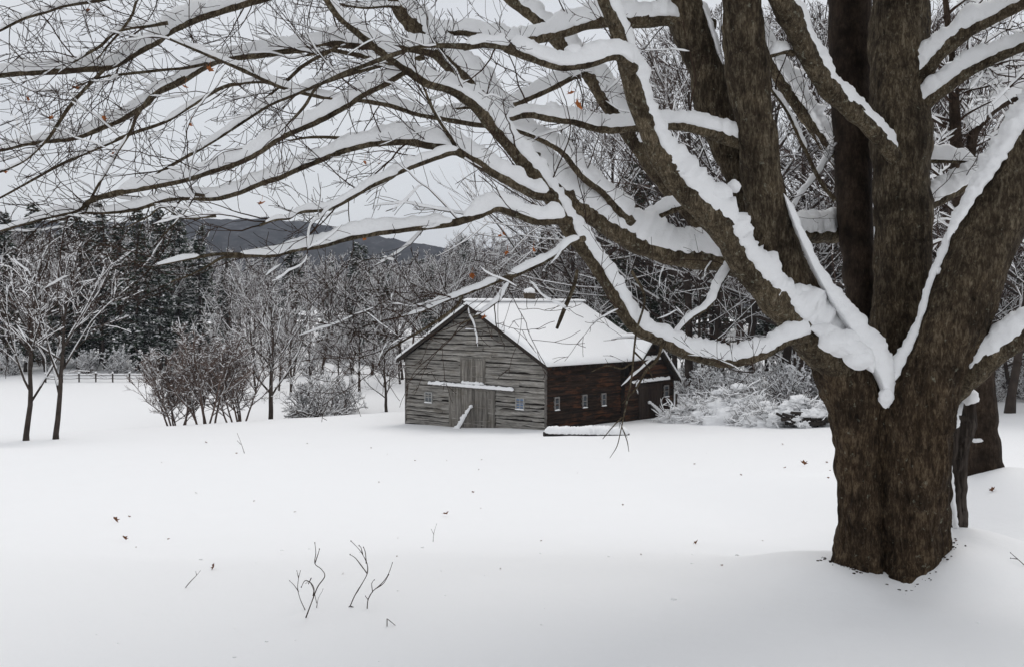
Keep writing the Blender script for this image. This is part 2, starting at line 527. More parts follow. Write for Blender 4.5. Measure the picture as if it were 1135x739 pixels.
# --- limbs: (points x, y, radius, distance from, to), snow height factor, snow width factor, shoots per metre
limbs = [
    # B: the long limb up and left from the fork, thick snow on its upper side
    ([(935, 408, 26), (910, 385, 23), (888, 364, 19), (868, 342, 17.5), (845, 318, 16.5), (822, 290, 15.5), (795, 248, 15), (762, 214, 14.5), (735, 176, 13), (713, 130, 12), (700, 88, 11), (686, 42, 10), (674, 10, 9), (660, -40, 9)], 6.75, 6.0, .95, .9, 0),
    # C: sweeping low in front of the barn, then far up to the left
    ([(905, 372, 9), (885, 374, 8), (866, 380, 7.3), (841, 393, 7), (807, 400, 7), (765, 392, 7.2), (733, 377, 7.5), (703, 360, 8), (684, 331, 8.3), (660, 294, 8.6), (637, 262, 8.8), (620, 233, 8.6), (607, 214, 8.2), (592, 193, 8), (569, 167, 7.8), (546, 140, 7.3), (535, 125, 6.8), (520, 112, 6.4), (497, 99, 6), (472, 91, 5.6), (453, 78, 5.3), (423, 57, 5), (402, 40, 4.6), (376, 19, 4.2), (362, 0, 4), (340, -40, 4)], 6.6, 5.2, .85, 1.0, 5),
    # E: thick limb, behind the last one, up to the top
    ([(850, 312, 14), (835, 300, 15), (800, 287, 15.5), (766, 284, 14.5), (723, 274, 14), (681, 254, 14), (647, 231, 13), (620, 207, 12.5), (590, 172, 12), (560, 135, 11.3), (530, 101, 11), (503, 74, 10.5), (482, 53, 10.5), (461, 29, 10), (444, 8, 9.5), (420, -40, 9)], 6.85, 6.5, .9, .95, 1),
    # F: behind
    ([(800, 268, 12), (770, 238, 12), (738, 201, 11.5), (721, 180, 11), (698, 146, 10.5), (675, 117, 10), (651, 80, 9.5), (620, 45, 9), (592, 18, 8), (565, -2, 7.5), (535, -30, 7)], 7.1, 7.2, .7, .8, 2),
    # G: level bough, then the thin long dark one to the left
    ([(835, 160, 9), (812, 155, 8), (791, 147, 7.2), (772, 142, 6.7), (751, 139, 6.5), (711, 140, 6), (660, 141, 5.7), (630, 134, 5.4), (590, 126, 5), (567, 131, 4.8), (535, 137, 4.4), (482, 129, 4), (459, 124, 3.6), (431, 116, 3.4), (400, 112, 3.3), (379, 113, 3.2), (347, 106, 3), (311, 97, 2.9), (277, 82, 2.8), (258, 73, 2.6), (233, 61, 2.3), (205, 50, 1.8), (184, 42, 1.3)], 6.8, 5.5, .8, 1.1, 6),
    # H
    ([(488, 62, 6), (475, 57, 5.5), (459, 55, 5), (431, 52, 5), (400, 51, 5.2), (372, 47, 5.6), (351, 50, 5.5), (321, 54, 5.2), (290, 59, 5), (262, 63, 4.8), (239, 68, 4.6), (222, 76, 4.6), (201, 89, 4.5), (175, 101, 4.3), (163, 114, 4.2), (137, 131, 4), (116, 140, 3.8), (85, 151, 3.4), (63, 155, 3), (32, 159, 2.6), (0, 167, 2.2), (-50, 176, 1.6)], 6.5, 5.8, 1.0, 1.1, 7),
    # I
    ([(425, -32, 6.5), (360, -22, 6), (300, -4, 5.6), (269, 4, 5.4), (241, 12, 5.3), (211, 23, 5.6), (186, 34, 5.7), (173, 44, 5.4), (152, 59, 5.2), (131, 70, 5), (114, 76, 4.8), (85, 76, 4.5), (42, 79, 4.2), (0, 82, 3.8), (-50, 92, 3.3)], 6.4, 5.4, .9, 1.1, 6),
    # J
    ([(215, -40, 3.6), (150, -12, 3), (110, 0, 2.8), (72, 6, 2.6), (49, 13, 2.5), (27, 20, 2.3), (0, 34, 2), (-40, 52, 1.5)], 5.7, 5.3, .9, 1.2, 7),
    # K
    ([(455, 76, 5), (448, 79, 4.8), (423, 95, 4.8), (400, 106, 4.7), (381, 118, 4.6), (351, 135, 4.6), (326, 146, 4.6), (309, 155, 4.5), (290, 167, 4.5), (262, 180, 4.3), (233, 189, 4.1), (201, 199, 3.9), (159, 208, 3.7), (127, 215, 3.4), (102, 222, 3), (85, 233, 2.6), (59, 240, 2.3), (25, 249, 2), (0, 256, 1.7), (-40, 268, 1.2)], 5.55, 5.1, 1.1, 1.15, 7),
    # L
    ([(614, 218, 7.5), (609, 216, 7.2), (588, 213, 7), (565, 201, 6.8), (541, 187, 6.6), (525, 176, 6.3), (503, 165, 6), (478, 160, 5.8), (453, 156, 5.6), (425, 159, 5.4), (406, 161, 5.2), (379, 167, 5), (355, 176, 4.8), (330, 186, 4.6), (309, 196, 4.5), (288, 203, 4.3), (262, 213, 4.1), (235, 220, 3.8), (211, 220, 3.4), (180, 222, 3.1), (148, 231, 2.8), (118, 236, 2.3), (91, 236, 1.8), (55, 246, 1.2)], 5.75, 5.2, .95, 1.15, 7),
    # N
    ([(512, 170, 4.5), (500, 167, 4.4), (472, 177, 4.2), (440, 189, 4), (431, 195, 3.9), (410, 205, 3.7), (389, 218, 3.5), (368, 230, 3.2), (347, 233, 2.9), (332, 235, 2.6), (321, 242, 2.3), (305, 244, 2), (288, 251, 1.4)], 5.5, 5.0, .7, 1.15, 7),
    # O
    ([(630, 247, 6), (618, 244, 5.8), (596, 244, 5.6), (575, 236, 5.3), (554, 229, 5), (541, 233, 4.8), (529, 239, 4.7), (503, 248, 4.5), (472, 252, 4.3), (440, 255, 4.1), (421, 257, 4), (385, 263, 3.8), (357, 272, 3.5), (326, 277, 3.1), (305, 282, 2.8), (273, 282, 2.4), (240, 282, 1.9), (215, 286, 1.6), (190, 291, 1.3), (165, 296, .9)], 5.6, 5.0, 1.15, 1.2, 3),
    # O's lower fork
    ([(290, 282, 2.2), (268, 284, 2), (246, 286, 1.8), (230, 295, 1.5), (212, 304, 1.1), (190, 312, .8)], 5.15, 5.0, 1.4, 1.3, 5),
    # Q
    ([(648, 266, 3.6), (632, 270, 3.4), (609, 286, 3.2), (575, 302, 3), (546, 313, 2.6), (514, 326, 2), (493, 334, 1.6), (467, 345, 1.2), (440, 352, .8)], 5.6, 5.2, .95, 1.2, 5),
    ([(567, 308, 1.9), (558, 322, 1.7), (550, 334, 1.6), (529, 349, 1.3), (510, 360, .8)], 5.4, 5.2, .8, 1.2, 5),
    ([(512, 328, 1.6), (505, 340, 1.6), (482, 357, 1.6), (453, 374, 1.2), (430, 388, .8)], 5.25, 5.1, .9, 1.2, 5),
    # S in front, ending in the thin brown one
    ([(702, 78, 6.5), (693, 71, 6), (679, 64, 5.6), (651, 73, 5.4), (624, 76, 5.2), (599, 68, 5.2), (575, 57, 5.2), (562, 52, 5)], 6.0, 5.6, 1.5, 1.35, 2),
    ([(566, 53, 5), (558, 51, 4.8), (535, 49, 4.2), (514, 53, 3.5)], 5.62, 5.45, .9, 1.2, 3),
    ([(516, 52.5, 3.5), (482, 51, 2.8), (459, 54, 2.6), (431, 63, 2.8), (400, 74, 2.7), (368, 87, 2.4), (351, 97, 2), (338, 118, 1.6), (317, 140, 1)], 5.45, 4.9, .0, 1.35, 4),
    # T
    ([(790, 30, 10), (765, 24, 9.5), (740, 21, 9), (707, 23, 8.2), (672, 24, 7.6), (645, 29, 7.2), (620, 36, 6.8), (603, 42, 6.4), (575, 46, 5.8), (545, 42, 5), (510, 35, 4.6), (491, 33, 4), (466, 22, 3), (440, 8, 2), (405, 9, 1.8), (376, 5, 1.2)], 7.0, 6.4, .95, 1.1, 4),
    # V
    ([(662, 92, 6), (650, 84, 5.6), (643, 82, 5.4), (626, 89, 5), (596, 104, 4.7), (571, 115, 4.2), (545, 120, 3.2), (515, 119, 2.4), (480, 125, 1.5)], 7.15, 6.8, .9, 1.1, 5),
    # W
    ([(700, 248, 6), (685, 231, 5.6), (668, 211, 5), (651, 199, 4.7), (637, 186, 4.3), (618, 166, 4), (592, 152, 3.4), (565, 142, 2.6), (540, 128, 1.6)], 6.7, 6.4, 1.5, 1.5, 4),
    # X
    ([(800, 222, 6), (778, 223, 5.5), (761, 227, 5), (740, 233, 4.6), (724, 240, 4), (705, 248, 2.5)], 6.75, 6.9, 1.0, 1.2, 2),
    # Y to the right of the upright stem
    ([(992, 178, 8), (975, 153, 9), (948, 127, 10), (917, 97, 11), (893, 58, 12), (878, 25, 13), (862, -5, 14), (842, -50, 14)], 7.02, 6.5, .55, .75, 0),
    ([(880, 60, 3.6), (871, 57, 3.4), (860, 60, 3.2), (848, 64, 3)], 6.75, 6.7, 1.6, 1.5, 0),
    # snow covered boughs seen between the stems
    ([(945, 205, 8), (920, 168, 8), (895, 132, 7.6), (868, 92, 7), (846, 55, 6), (828, 20, 5)], 8.2, 8.0, 1.4, 1.9, 3),
    ([(925, 222, 2.6), (910, 203, 2.4), (888, 160, 2.2), (870, 120, 2), (852, 96, 1.6)], 7.4, 7.2, 1.0, 1.3, 2),
    ([(962, 240, 13), (930, 256, 12), (905, 259, 11), (885, 259, 10.5), (850, 255, 9)], 7.95, 7.2, .75, 1.0, 0),
    ([(968, 215, 4), (945, 190, 3), (935, 160, 2.6), (915, 180, 2.2), (890, 215, 2), (872, 240, 1.5)], 7.9, 7.5, 1.1, 1.3, 3),
    # R0, R1
    ([(1005, 105, 11), (1020, 85, 10.5), (1040, 60, 10), (1060, 42, 9.3), (1085, 27, 9), (1117, 11, 8.5), (1150, -10, 8), (1180, -40, 7)], 7.25, 6.9, .75, 1.0, 3),
    ([(1005, 140, 10), (1020, 122, 9.3), (1034, 108, 9), (1054, 92, 8.5), (1075, 77, 8), (1100, 65, 7.6), (1135, 51, 7), (1180, 38, 6)], 7.25, 6.9, .85, 1.05, 3),
    # stub and the bough behind the leaning stem
    ([(1005, 178, 3.4), (1030, 178, 3), (1060, 179, 2.6), (1084, 181, 1.6)], 7.6, 7.6, 1.7, 1.6, 2),
    ([(1000, 238, 8.5), (1018, 230, 8), (1032, 224, 7.6), (1056, 213, 7.2), (1085, 197, 7), (1108, 181, 6.5), (1140, 160, 6), (1175, 120, 5)], 7.45, 7.7, .95, 1.2, 3),
    # R4, low on the right
    ([(1050, 436, 18), (1068, 418, 15), (1083, 408, 13), (1106, 393, 11.5), (1135, 372, 11), (1165, 350, 10), (1210, 310, 9)], 6.8, 6.3, .95, 1.0, .5),
    # thin traced ones on the left
    ([(118, 74, 2.2), (112, 80, 2), (95, 99, 2), (74, 123, 1.9), (55, 152, 1.8), (46, 161, 1.7), (27, 178, 1.6), (0, 190, 1.3), (-30, 200, 1)], 5.6, 5.3, .5, 1.1, 7),
    ([(205, 85, 1.9), (173, 101, 1.9), (152, 129, 1.9), (146, 144, 1.9), (131, 167, 1.8), (114, 197, 1.6), (101, 220, 1.3), (95, 235, .9)], 5.7, 5.2, .3, 1.1, 7),
    ([(166, -10, 1.6), (152, 0, 1.6), (146, 17, 1.6), (135, 33, 1.4), (122, 48, 1.1), (108, 66, .7)], 5.7, 5.5, .3, 1.1, 6),
    ([(186, 26, 2.3), (166, 29, 2.2), (148, 31, 2.1), (127, 37, 2), (112, 51, 1.9), (95, 61, 1.7), (82, 69, 1.2)], 5.7, 5.5, .7, 1.1, 6),
    ([(230, 71, 1.9), (205, 76, 1.7), (180, 78, 1.6), (148, 81, 1.5), (112, 86, 1.2), (85, 96, .8)], 5.9, 5.5, .5, 1.1, 7),
    ([(300, 92, 2.3), (272, 92, 2.2), (245, 98, 2), (211, 118, 2), (184, 135, 1.9), (144, 150, 1.9), (114, 163, 1.8), (72, 181, 1.7), (40, 198, 1.5), (11, 214, 1.2), (-25, 232, .8)], 5.8, 5.3, .7, 1.1, 7),
    ([(446, 66, 3.2), (431, 70, 3.1), (389, 81, 3), (357, 91, 2.9), (326, 104, 2.7), (300, 115, 2.6), (269, 135, 2.4), (237, 156, 2.1), (207, 174, 1.9), (171, 195, 1.3)], 6.0, 5.5, 1.0, 1.15, 7),
    ([(376, 50, 2.2), (364, 58, 2.1), (338, 72, 2), (315, 93, 1.7), (295, 108, 1)], 6.1, 5.9, .7, 1.1, 6),
    ([(470, 62, 3.2), (445, 68, 3), (421, 66, 3), (389, 60, 2.8), (364, 56, 2.4), (340, 62, 1.6)], 6.4, 6.2, .9, 1.1, 5),
    ([(425, 160, 2.4), (406, 158, 2.2), (379, 153, 2), (345, 152, 1.5), (320, 156, .9)], 5.6, 5.5, .8, 1.1, 6),
    ([(506, 168, 2.3), (497, 150, 2.2), (488, 136, 2), (478, 118, 1.8), (470, 98, 1.2)], 5.6, 5.4, .1, 1.0, 6),
    ([(226, 217, 1.8), (215, 216, 1.8), (213, 220, 1.8), (205, 235, 1.6), (192, 250, 1.2), (180, 262, .8)], 5.3, 5.15, .2, 1.0, 6),
    ([(240, 240, 1.4), (205, 242, 1.5), (180, 230, 1.3), (165, 240, 1), (140, 252, .7)], 5.3, 5.2, .6, 1.1, 5),
    ([(820, 285, 4.4), (808, 297, 4), (795, 318, 3.6), (785, 338, 3.2), (760, 358, 2.4), (742, 378, 1.6), (725, 400, .9)], 6.7, 6.3, .6, 1.1, 5),
    ([(700, 300, 1.5), (714, 330, 1.3), (705, 370, 1.1), (700, 420, 1.0), (694, 450, 1.0), (688, 478, .6), (684, 494, .5), (676, 507, .3)], 6.2, 5.9, .0, 1.0, 0),
    ([(690, 462, .8), (678, 474, .6), (668, 486, .4)], 5.95, 5.9, .0, 1.0, 0),
    ([(689, 472, .6), (695, 488, .5), (697, 500, .3)], 5.95, 5.9, .0, 1.0, 0),
    ([(702, 400, 1), (690, 408, .8), (672, 405, .6), (655, 412, .4)], 5.95, 5.9, .0, 1.0, 0),
    ([(703, 390, 1), (716, 404, .8), (724, 420, .5)], 5.95, 5.9, .0, 1.0, 0),
    ([(735, 378, 2), (728, 398, 1.6), (716, 410, 1.4), (705, 430, 1), (690, 447, .7)], 6.15, 6.0, .0, 1.0, 0),
    ([(640, 300, 1.6), (636, 318, 2), (625, 344, 2.2), (617, 364, 1.6)], 5.8, 5.7, 0.0, 1.0, 0),
]
twb, tsn = MB(), MB()
trng = np.random.default_rng(5)


def add_snow_bits(rng, mb, pts, r, seed, share=.6, hs=1.0):
    t = np.gradient(pts, axis=0); t /= np.linalg.norm(t, axis=1)[:, None]
    flat = np.abs(t[:, 2]) < .72
    n = len(pts); i = 0
    while i < n - 3:
        j = i
        while j < n and flat[j] and j - i < 14: j += 1
        if j - i >= 4 and rng.random() < share:
            rr = r[i:j]
            mb.ridge(pts[i:j], rr, (.006 + 2.0 * rr) * hs * rng.uniform(.6, 1.3), .002 + 1.1 * rr, rng.random() * 50, 7, .04, 1.5)
        i = max(j, i + 1) + rng.integers(0, 6)


def shoot(rng, p, d, L, r0, lvl):
    n = max(5, int(L / .035))
    pts = grow(rng, p, d, L, n, .115, .015)
    rr = np.linspace(r0, max(.0016, r0 * .38), n + 1) * .88
    twb.tube(pts - MPO, rr, 4 if lvl == 0 else 3)
    if r0 > .0032 or (lvl == 1 and rng.random() < .25): add_snow_bits(rng, tsn, pts - MPO, rr, 0, .42)
    if lvl < 2:
        s = .06
        while s < L:
            s += rng.uniform(.035, .13)
            k = min(n - 1, int(s / L * n))
            t = pts[k + 1] - pts[k]; t /= np.linalg.norm(t)
            dd = side_dir(rng, t, rng.uniform(.5, 1.05))
            dd = dd + UP * rng.uniform(-.25, .3)
            l2 = rng.uniform(.08, .30) * (1.5 if lvl == 0 else .7) * (1.15 - .6 * s / L)
            if L > .12: shoot(rng, pts[k], dd, max(.05, l2), max(.0018, min(rr[k] * .64, .0036)), lvl + 1)
    # buds at the tip come as the blunt end of the twig


for li, (pl, d0, d1, hs, ws, dens) in enumerate(limbs):
    r = L2(pl, d0, d1, .014)
    n = len(r)
    arc = np.concatenate([[0], np.cumsum(np.linalg.norm(np.diff(r[:, :3], axis=0), axis=1))])
    jit = np.stack([n1(arc * 5, li + .1), n1(arc * 5, li + .4), n1(arc * 5, li + .7)], -1) - .5
    p = r[:, :3] + jit * np.minimum(r[:, 3:4] * 1.1, .02)
    rad = r[:, 3] * (1 + .28 * (n1(arc * 9, li) - .5) + .16 * (n1(arc * 31, li + 2) - .5))
    lb = MB(); lb.tube(p - MPO, rad, 14 if rad.max() > .03 else 8)
    lo = lb.build('limb', M['bark_limb'], mp)
    sbs = []
    H = np.where(r[:, 3] < .03, .003 + 2.0 * r[:, 3], .063 + 1.25 * (r[:, 3] - .03)) * hs
    t = np.gradient(p, axis=0); t /= np.linalg.norm(t, axis=1)[:, None]
    H = H * (.35 + .65 * np.sqrt(np.clip(1 - t[:, 2] ** 2, 0, 1)))
    i = 2
    rng = np.random.default_rng(100 + li)
    while i < n - 6:
        ln = int(rng.uniform(.35, 1.7) / .014) if .011 < r[i, 3] < .03 else n if r[i, 3] > .011 else int(rng.uniform(.07, .34) / .014)
        j = min(n - 1, i + ln)
        steep = np.abs(t[i:j, 2]).mean()
        if j - i > 5 and (r[i, 3] > .02 or rng.random() < (.94 if r[i, 3] > .011 else .62) - .9 * max(0, steep - .5) * (r[i, 3] < .02)) and hs > .02:
            sb = MB(); sbs.append((i, j, sb))
            sb.ridge(p[i:j] - MPO, r[i:j, 3], H[i:j], (r[i:j, 3] * 1.12 + .003) * ws * (1 if hs > .35 else .7), li + i * .01, 13, .07)
        i = j + int(rng.uniform(0, .22 if r[min(j, n - 1), 3] > .011 else .25) / .014)
    # lumps that fell from above and stuck
    for q in range(int(arc[-1] * 1.3 * (hs > .65))):
        k = rng.integers(5, n - 5)
        own = [e for e in sbs if e[0] + 4 < k < e[1] - 4]
        if abs(t[k, 2]) < .7 and own:
            sb = own[0][2]
            s_ = (.016 + r[k, 3] * .8) * rng.uniform(.5, 1.1)
            sb.blob(p[k] - MPO + UP * (r[k, 3] + H[k] * .75), (s_ * 1.2, s_, s_ * .8), q + li * 3.3, 8)
    if len(sbs) <= 12:
        for e in sbs: e[2].build('snow', M['snow'], lo)
    else:
        sb = MB()
        for e in sbs: sb.join(e[2])
        sb.build('snow', M['snow'], lo)
    # shoots
    if dens:
        s = arc[-1] * .12
        while s < arc[-1]:
            k = min(n - 2, int(np.searchsorted(arc, s)))
            tt = t[k]
            dd = side_dir(rng, tt, rng.uniform(.45, 1.15)) + UP * rng.uniform(-.15, .35)
            L = rng.uniform(.2, .85) * (1.0 if r[k, 3] > .01 else .75)
            shoot(rng, p[k], dd, L, min(.0055, .0022 + r[k, 3] * .12) * rng.uniform(.7, 1.1), 0)
            s += rng.exponential(1.22 / dens)
        if r[-1, 3] < .012:
            for q in range(3): shoot(rng, p[-1 - q * 3], t[-1] + rng.normal(0, .35, 3), rng.uniform(.2, .5), max(.0022, r[-1, 3] * .7), 0)
two = twb.build('twigs', M['twig'], mp); two['kind'] = 'stuff'
tso = tsn.build('snow', M['snow'], two)

# --- unseen crown overhead, added above the picture to shade the near snow
cr = np.random.default_rng(77); ct, cs = MB(), MB()


def clear(p): return bool(np.all((p[:, 1] < .2) | (p[:, 2] > CAM_Z + .31 * p[:, 1] + .25)))


for (px, py, d, rr0, nn) in ((815, -60, 6.6, .09, 10), (733, -50, 7.0, .11, 10), (998, -60, 7.35, .14, 9), (941, -60, 7.8, .1, 5), (1225, -30, 6.5, .13, 6), (660, -40, 6.0, .05, 13), (420, -40, 6.5, .05, 14), (535, -30, 7.2, .045, 9), (340, -40, 5.2, .03, 12)):
    p0 = P(px, py, d)
    tp = grow(cr, p0, V(cr.normal(0, .15), cr.normal(-.1, .15), 1), 3.6, 10, .1, .02)
    if nn > 5 and rr0 > .06: ct.tube(tp - MPO, np.linspace(rr0, rr0 * .35, 11), 8)
    for i in range(nn):
        q = tp[cr.integers(1, 9)] if rr0 > .06 else p0 + UP * .1
        az = cr.uniform(0, 6.28)
        dd = V(math.cos(az) - .1, math.sin(az) - .5, cr.uniform(.05, .6))
        L = cr.uniform(2.5, 5); lp = grow(cr, q, dd, L, 16, .09, .0)
        if not clear(lp): continue
        lr = np.linspace(min(rr0 * .6, .05), .01, 17)
        ct.tube(lp - MPO, lr, 6); cs.ridge(lp[1:] - MPO, lr[1:], .05 + lr[1:], lr[1:] + .02, i, 6, .1)
        for j in range(12):
            k = cr.integers(2, 15); t_ = (lp[k + 1] - lp[k]) * 16 / L
            bp = grow(cr, lp[k], side_dir(cr, t_, .8) + UP * .1, cr.uniform(.6, 1.6), 8, .14, .0)
            if not clear(bp): continue
            ct.tube(bp - MPO, np.linspace(.011, .004, 9), 4); cs.ridge(bp - MPO, .006, .04, .02, j, 6, .08)
            for z in range(6):
                k2 = cr.integers(1, 7); t_ = bp[k2 + 1] - bp[k2]; t_ /= np.linalg.norm(t_)
                sp = grow(cr, bp[k2], side_dir(cr, t_, .8), cr.uniform(.25, .6), 4, .2, 0)
                if not clear(sp): continue
                ct.tube(sp - MPO, .003, 3); cs.ridge(sp - MPO, .003, .02, .01, z, 5, .05)
co2 = ct.build('crown', M['bark_limb'], mp); cs.build('snow', M['snow'], co2)

# --- snow on the trunk: the fork, the seams and the upper side of the leaning stem
sb = MB()


def done():
    global sb
    sb.build('snow', M['snow'], trunk); sb = MB()


def strip(pl, d, hs, k=17, seed=1.0, rough=1.0, taper=.1):
    rows = resample([[*P(a, b_, e[3] if len(e) > 3 else d), e[2] * d / 1200] for e in pl for a, b_ in ((e[0], e[1]),)], .012)
    sb.ridge(rows[:, :3] - MPO, rows[:, 3] * .3, rows[:, 3] * hs, rows[:, 3], seed, k, taper, rough)


strip([(868, 215, 4), (876, 240, 6), (887, 268, 7), (902, 302, 9), (920, 335, 13), (936, 362, 19), (952, 390, 23), (968, 413, 18), (979, 436, 11), (984, 452, 5)], 6.64, 1.0, 23, 3.3, .45)
strip([(893, 364, 12), (910, 376, 16), (930, 388, 18), (948, 398, 18), (966, 414, 14)], 6.56, .9, 21, 5.1, .5)
for (a, b_, d, s_) in ((934, 380, 6.55, 17), (922, 378, 6.5, 13), (952, 396, 6.53, 15)): sb.blob(P(a, b_, d) - MPO, np.array([1.2, .9, .9]) * s_ * d / 1200, a * .1, 14, .25)
sb.blob(P(982, 440, 6.6) - MPO, np.array([.9, .8, 1.1]) * .05, 6, 12, .5)
done()
strip([(983, 446, 4), (985, 430, 8), (995, 412, 9), (1008, 388, 7), (1019, 360, 5), (1028, 330, 4), (1036, 305, 5), (1044, 288, 6), (1053, 262, 4), (1060, 245, 3)], 6.66, 1.1, 15, 7.7, 1.0)
done()
strip([(1050, 268, 5), (1066, 240, 10), (1085, 212, 13), (1104, 183, 15), (1125, 150, 16), (1150, 108, 16), (1185, 40, 15)], 6.55, .8, 21, 9.9, 1.1)
done()
strip([(963, 372, 3), (966, 385, 5), (972, 398, 6)], 6.9, 1.0, 11, 2.2)
done()
strip([(779, 8, 3), (788, 35, 4), (796, 60, 4), (801, 72, 3)], 6.85, 1.0, 9, 4.2)
done()
for (a, b_, d, s_) in ((813, 207, 6.5, 8), (1040, 300, 6.65, 5)):
    done() if sb.n else None
    sb.blob(P(a, b_, d) - MPO, np.array([1, 1, .9]) * s_ * d / 1200, a * .1, 9)
done()


# --- crumbs of bark lying on the snow round the foot
fc = np.random.default_rng(12); x = MB()
for q in range(70):
    an = fc.uniform(PI * .95, PI * 2.08); rr_ = 1.0 + abs(fc.normal(0, .12))
    x_, y_ = 2.385 + .375 * rr_ * math.cos(an), 6.86 + .34 * rr_ * math.sin(an)
    s_ = fc.uniform(.002, .008)
    x.blob(V(x_, y_, float(zg(x_, y_)) + .002), (s_ * 1.4, s_, s_ * .7), q * .37, 4, .9, 3)
o = x.build('bark_crumbs', M['bark_back'], None, False); tag(o, 'dark crumbs of bark littering the snow at the foot of the big maple', 'bark litter', kind='stuff')


cr = np.random.default_rng(40); x = MB()
for q in range(60):
    x_, y_ = cr.uniform(-2.6, 3.2), cr.uniform(4.0, 9.5)
    if abs(x_ - 2.39) < .5 and abs(y_ - 6.86) < .5: continue
    s_ = .003 + .013 * cr.random() ** 3
    x.blob(V(x_, y_, float(zg(x_, y_))), (s_ * 1.3, s_, s_ * .7), q * .7, 6, .9, 3)
o = x.build('snow_crumbs', M['snow'], None); tag(o, 'small crumbs of snow dropped from the limbs onto the near snow', 'snow crumbs', kind='stuff')

# --- dead leaves still hanging
def leaf_mesh(rng, s):
    pts = [(0, -.5), (.18, -.3), (.5, -.25), (.32, -.02), (.55, .22), (.2, .2), (0, .6), (-.2, .2), (-.52, .25), (-.3, 0), (-.48, -.28), (-.16, -.3)]
    v = [[x * s, y * s, (abs(x) * .45 + (y * y) * .3 + rng.uniform(-.08, .08)) * s] for x, y in pts] + [[0, 0, -.04 * s]]
    v = np.array(v)
    R = np.array(Matrix.Rotation(rng.uniform(0, 6.3), 3, 'Z') @ Matrix.Rotation(rng.uniform(-1.2, 1.2), 3, 'X') @ Matrix.Rotation(rng.uniform(-.6, .6), 3, 'Y'))
    tr = [[12, i, (i + 1) % 12] for i in range(12)]
    return v @ R.T, tr


lrng = np.random.default_rng(3)
hang = [(84, 98, 3.2), (30, 110, 2.4), (57, 131, 2.4), (205, 97, 2.8), (98, 12, 2), (232, 77, 3.4), (211, 139, 2), (415, 88, 5), (411, 100, 3), (633, 104, 3.6), (640, 118, 5), (345, 231, 3.2), (290, 226, 3.4), (125, 171, 2.4), (5, 191, 2.6), (404, 181, 2.2), (420, 182, 1.8), (558, 260, 2.4), (562, 281, 2.2), (555, 262, 2.6), (591, 277, 2.2), (523, 306, 2.6), (537, 352, 2.6), (404, 265, 2.2), (115, 132, 2.6)]
for (a, b_, s_) in hang:
    d = 5.6
    v, tr = leaf_mesh(lrng, s_ * 2.9 * d / 1200)
    x = MB(); x.add(v + P(a, b_, d) - MPO, None, tr)
    st = P(a, b_, d) - MPO
    x.tube(np.array([st, st + [.002, 0, .02], st + [.006, .003, .045]]), .0009, 3)
    x.build('leaf', M['leaf'], mp, False)

# ------------------------------------------------------------------ the leaning stump and the tree behind the maple
so = P(1062, 588, 7.25)
st = thing('tree_stump', 'thin split weathered grey stump with a snow cap, leaning beside the huge maple trunk', 'stump', so)
x = MB()
for pl, k in (([(1076, 444, 8), (1073, 470, 9), (1070, 490, 6), (1067, 530, 5), (1068, 565, 4.5), (1070, 612, 4)], 9),
              ([(1070, 462, 6), (1065, 490, 5.5), (1061, 530, 5), (1062, 575, 4.5), (1066, 612, 4)], 7),
              ([(1060, 470, 5), (1056, 500, 5.5), (1054, 535, 3.5), (1057, 580, 3), (1061, 615, 3)], 8)):
    r = L2(pl, 7.25, 7.25, .02)
    rr = r[:, 3] * (1 + .9 * (n1(np.arange(len(r)) * .55, k) - .5))
    x.tube(r[:, :3] - so + (vnoise(r[:, :3] * 30)[:, None] - .5) * .02, rr, k, cap=True)
x.build('post', M['stump'], st, False)
x = MB(); x.blob(P(1075, 440, 7.22) - so, (.058, .06, .05), 4, 10); x.build('snow', M['snow'], st)
x = MB(); x.blob(P(1058, 468, 7.2) - so, (.035, .04, .04), 7, 9); x.build('snow', M['snow'], st)
x = MB()
r = L2([(1050, 508, 3), (1053, 530, 4.5), (1056, 560, 4), (1060, 585, 3)], 7.17, 7.17, .015)
x.tube(r[:, :3] - so + (vnoise(r[:, :3] * 40)[:, None] - .5) * .02, r[:, 3], 7, cap=True)
x.build('snow', M['snow'], st)

to = P(1090, 535, 11)
t2 = thing('bare_tree', 'dark rough barked tree standing just behind the leaning right stem of the maple', 'tree', to)
x = MB()
for pl in ([(1094, 560, 26), (1092, 530, 22), (1090, 500, 19), (1088, 460, 17.5), (1086, 420, 17), (1080, 350, 15), (1072, 270, 12), (1063, 190, 8), (1059, 140, 6), (1056, 90, 5), (1050, 20, 3.5), (1040, -60, 2)],
           [(1070, 240, 7), (1073, 190, 6), (1079, 150, 5.5), (1096, 127, 5), (1117, 112, 4.6), (1140, 105, 4), (1180, 110, 2.5)],
           [(1080, 560, 14), (1078, 530, 10), (1079, 490, 7)]):
    r = L2(pl, 11, 11, .04)
    x.tube(r[:, :3] - to + (vnoise(r[:, :3] * 8)[:, None] - .5) * .05, r[:, 3] * (1 + .25 * (n1(np.arange(len(r)) * .4, 2) - .5)), 12)
t2t = x.build('trunk', M['bark_back'], t2)
x = MB(); y = MB()
br = np.random.default_rng(8)
r = L2([(1079, 150, 5.5), (1096, 127, 5), (1117, 112, 4.6), (1140, 105, 4), (1180, 110, 2.5)], 11, 11, .04)
x.ridge(r[:, :3] - to, r[:, 3], r[:, 3] * 2.4, r[:, 3] * 1.2, 3, 9)
x.blob(P(1083, 488, 10.84) - to, (.06, .03, .02), 2, 8, .8)
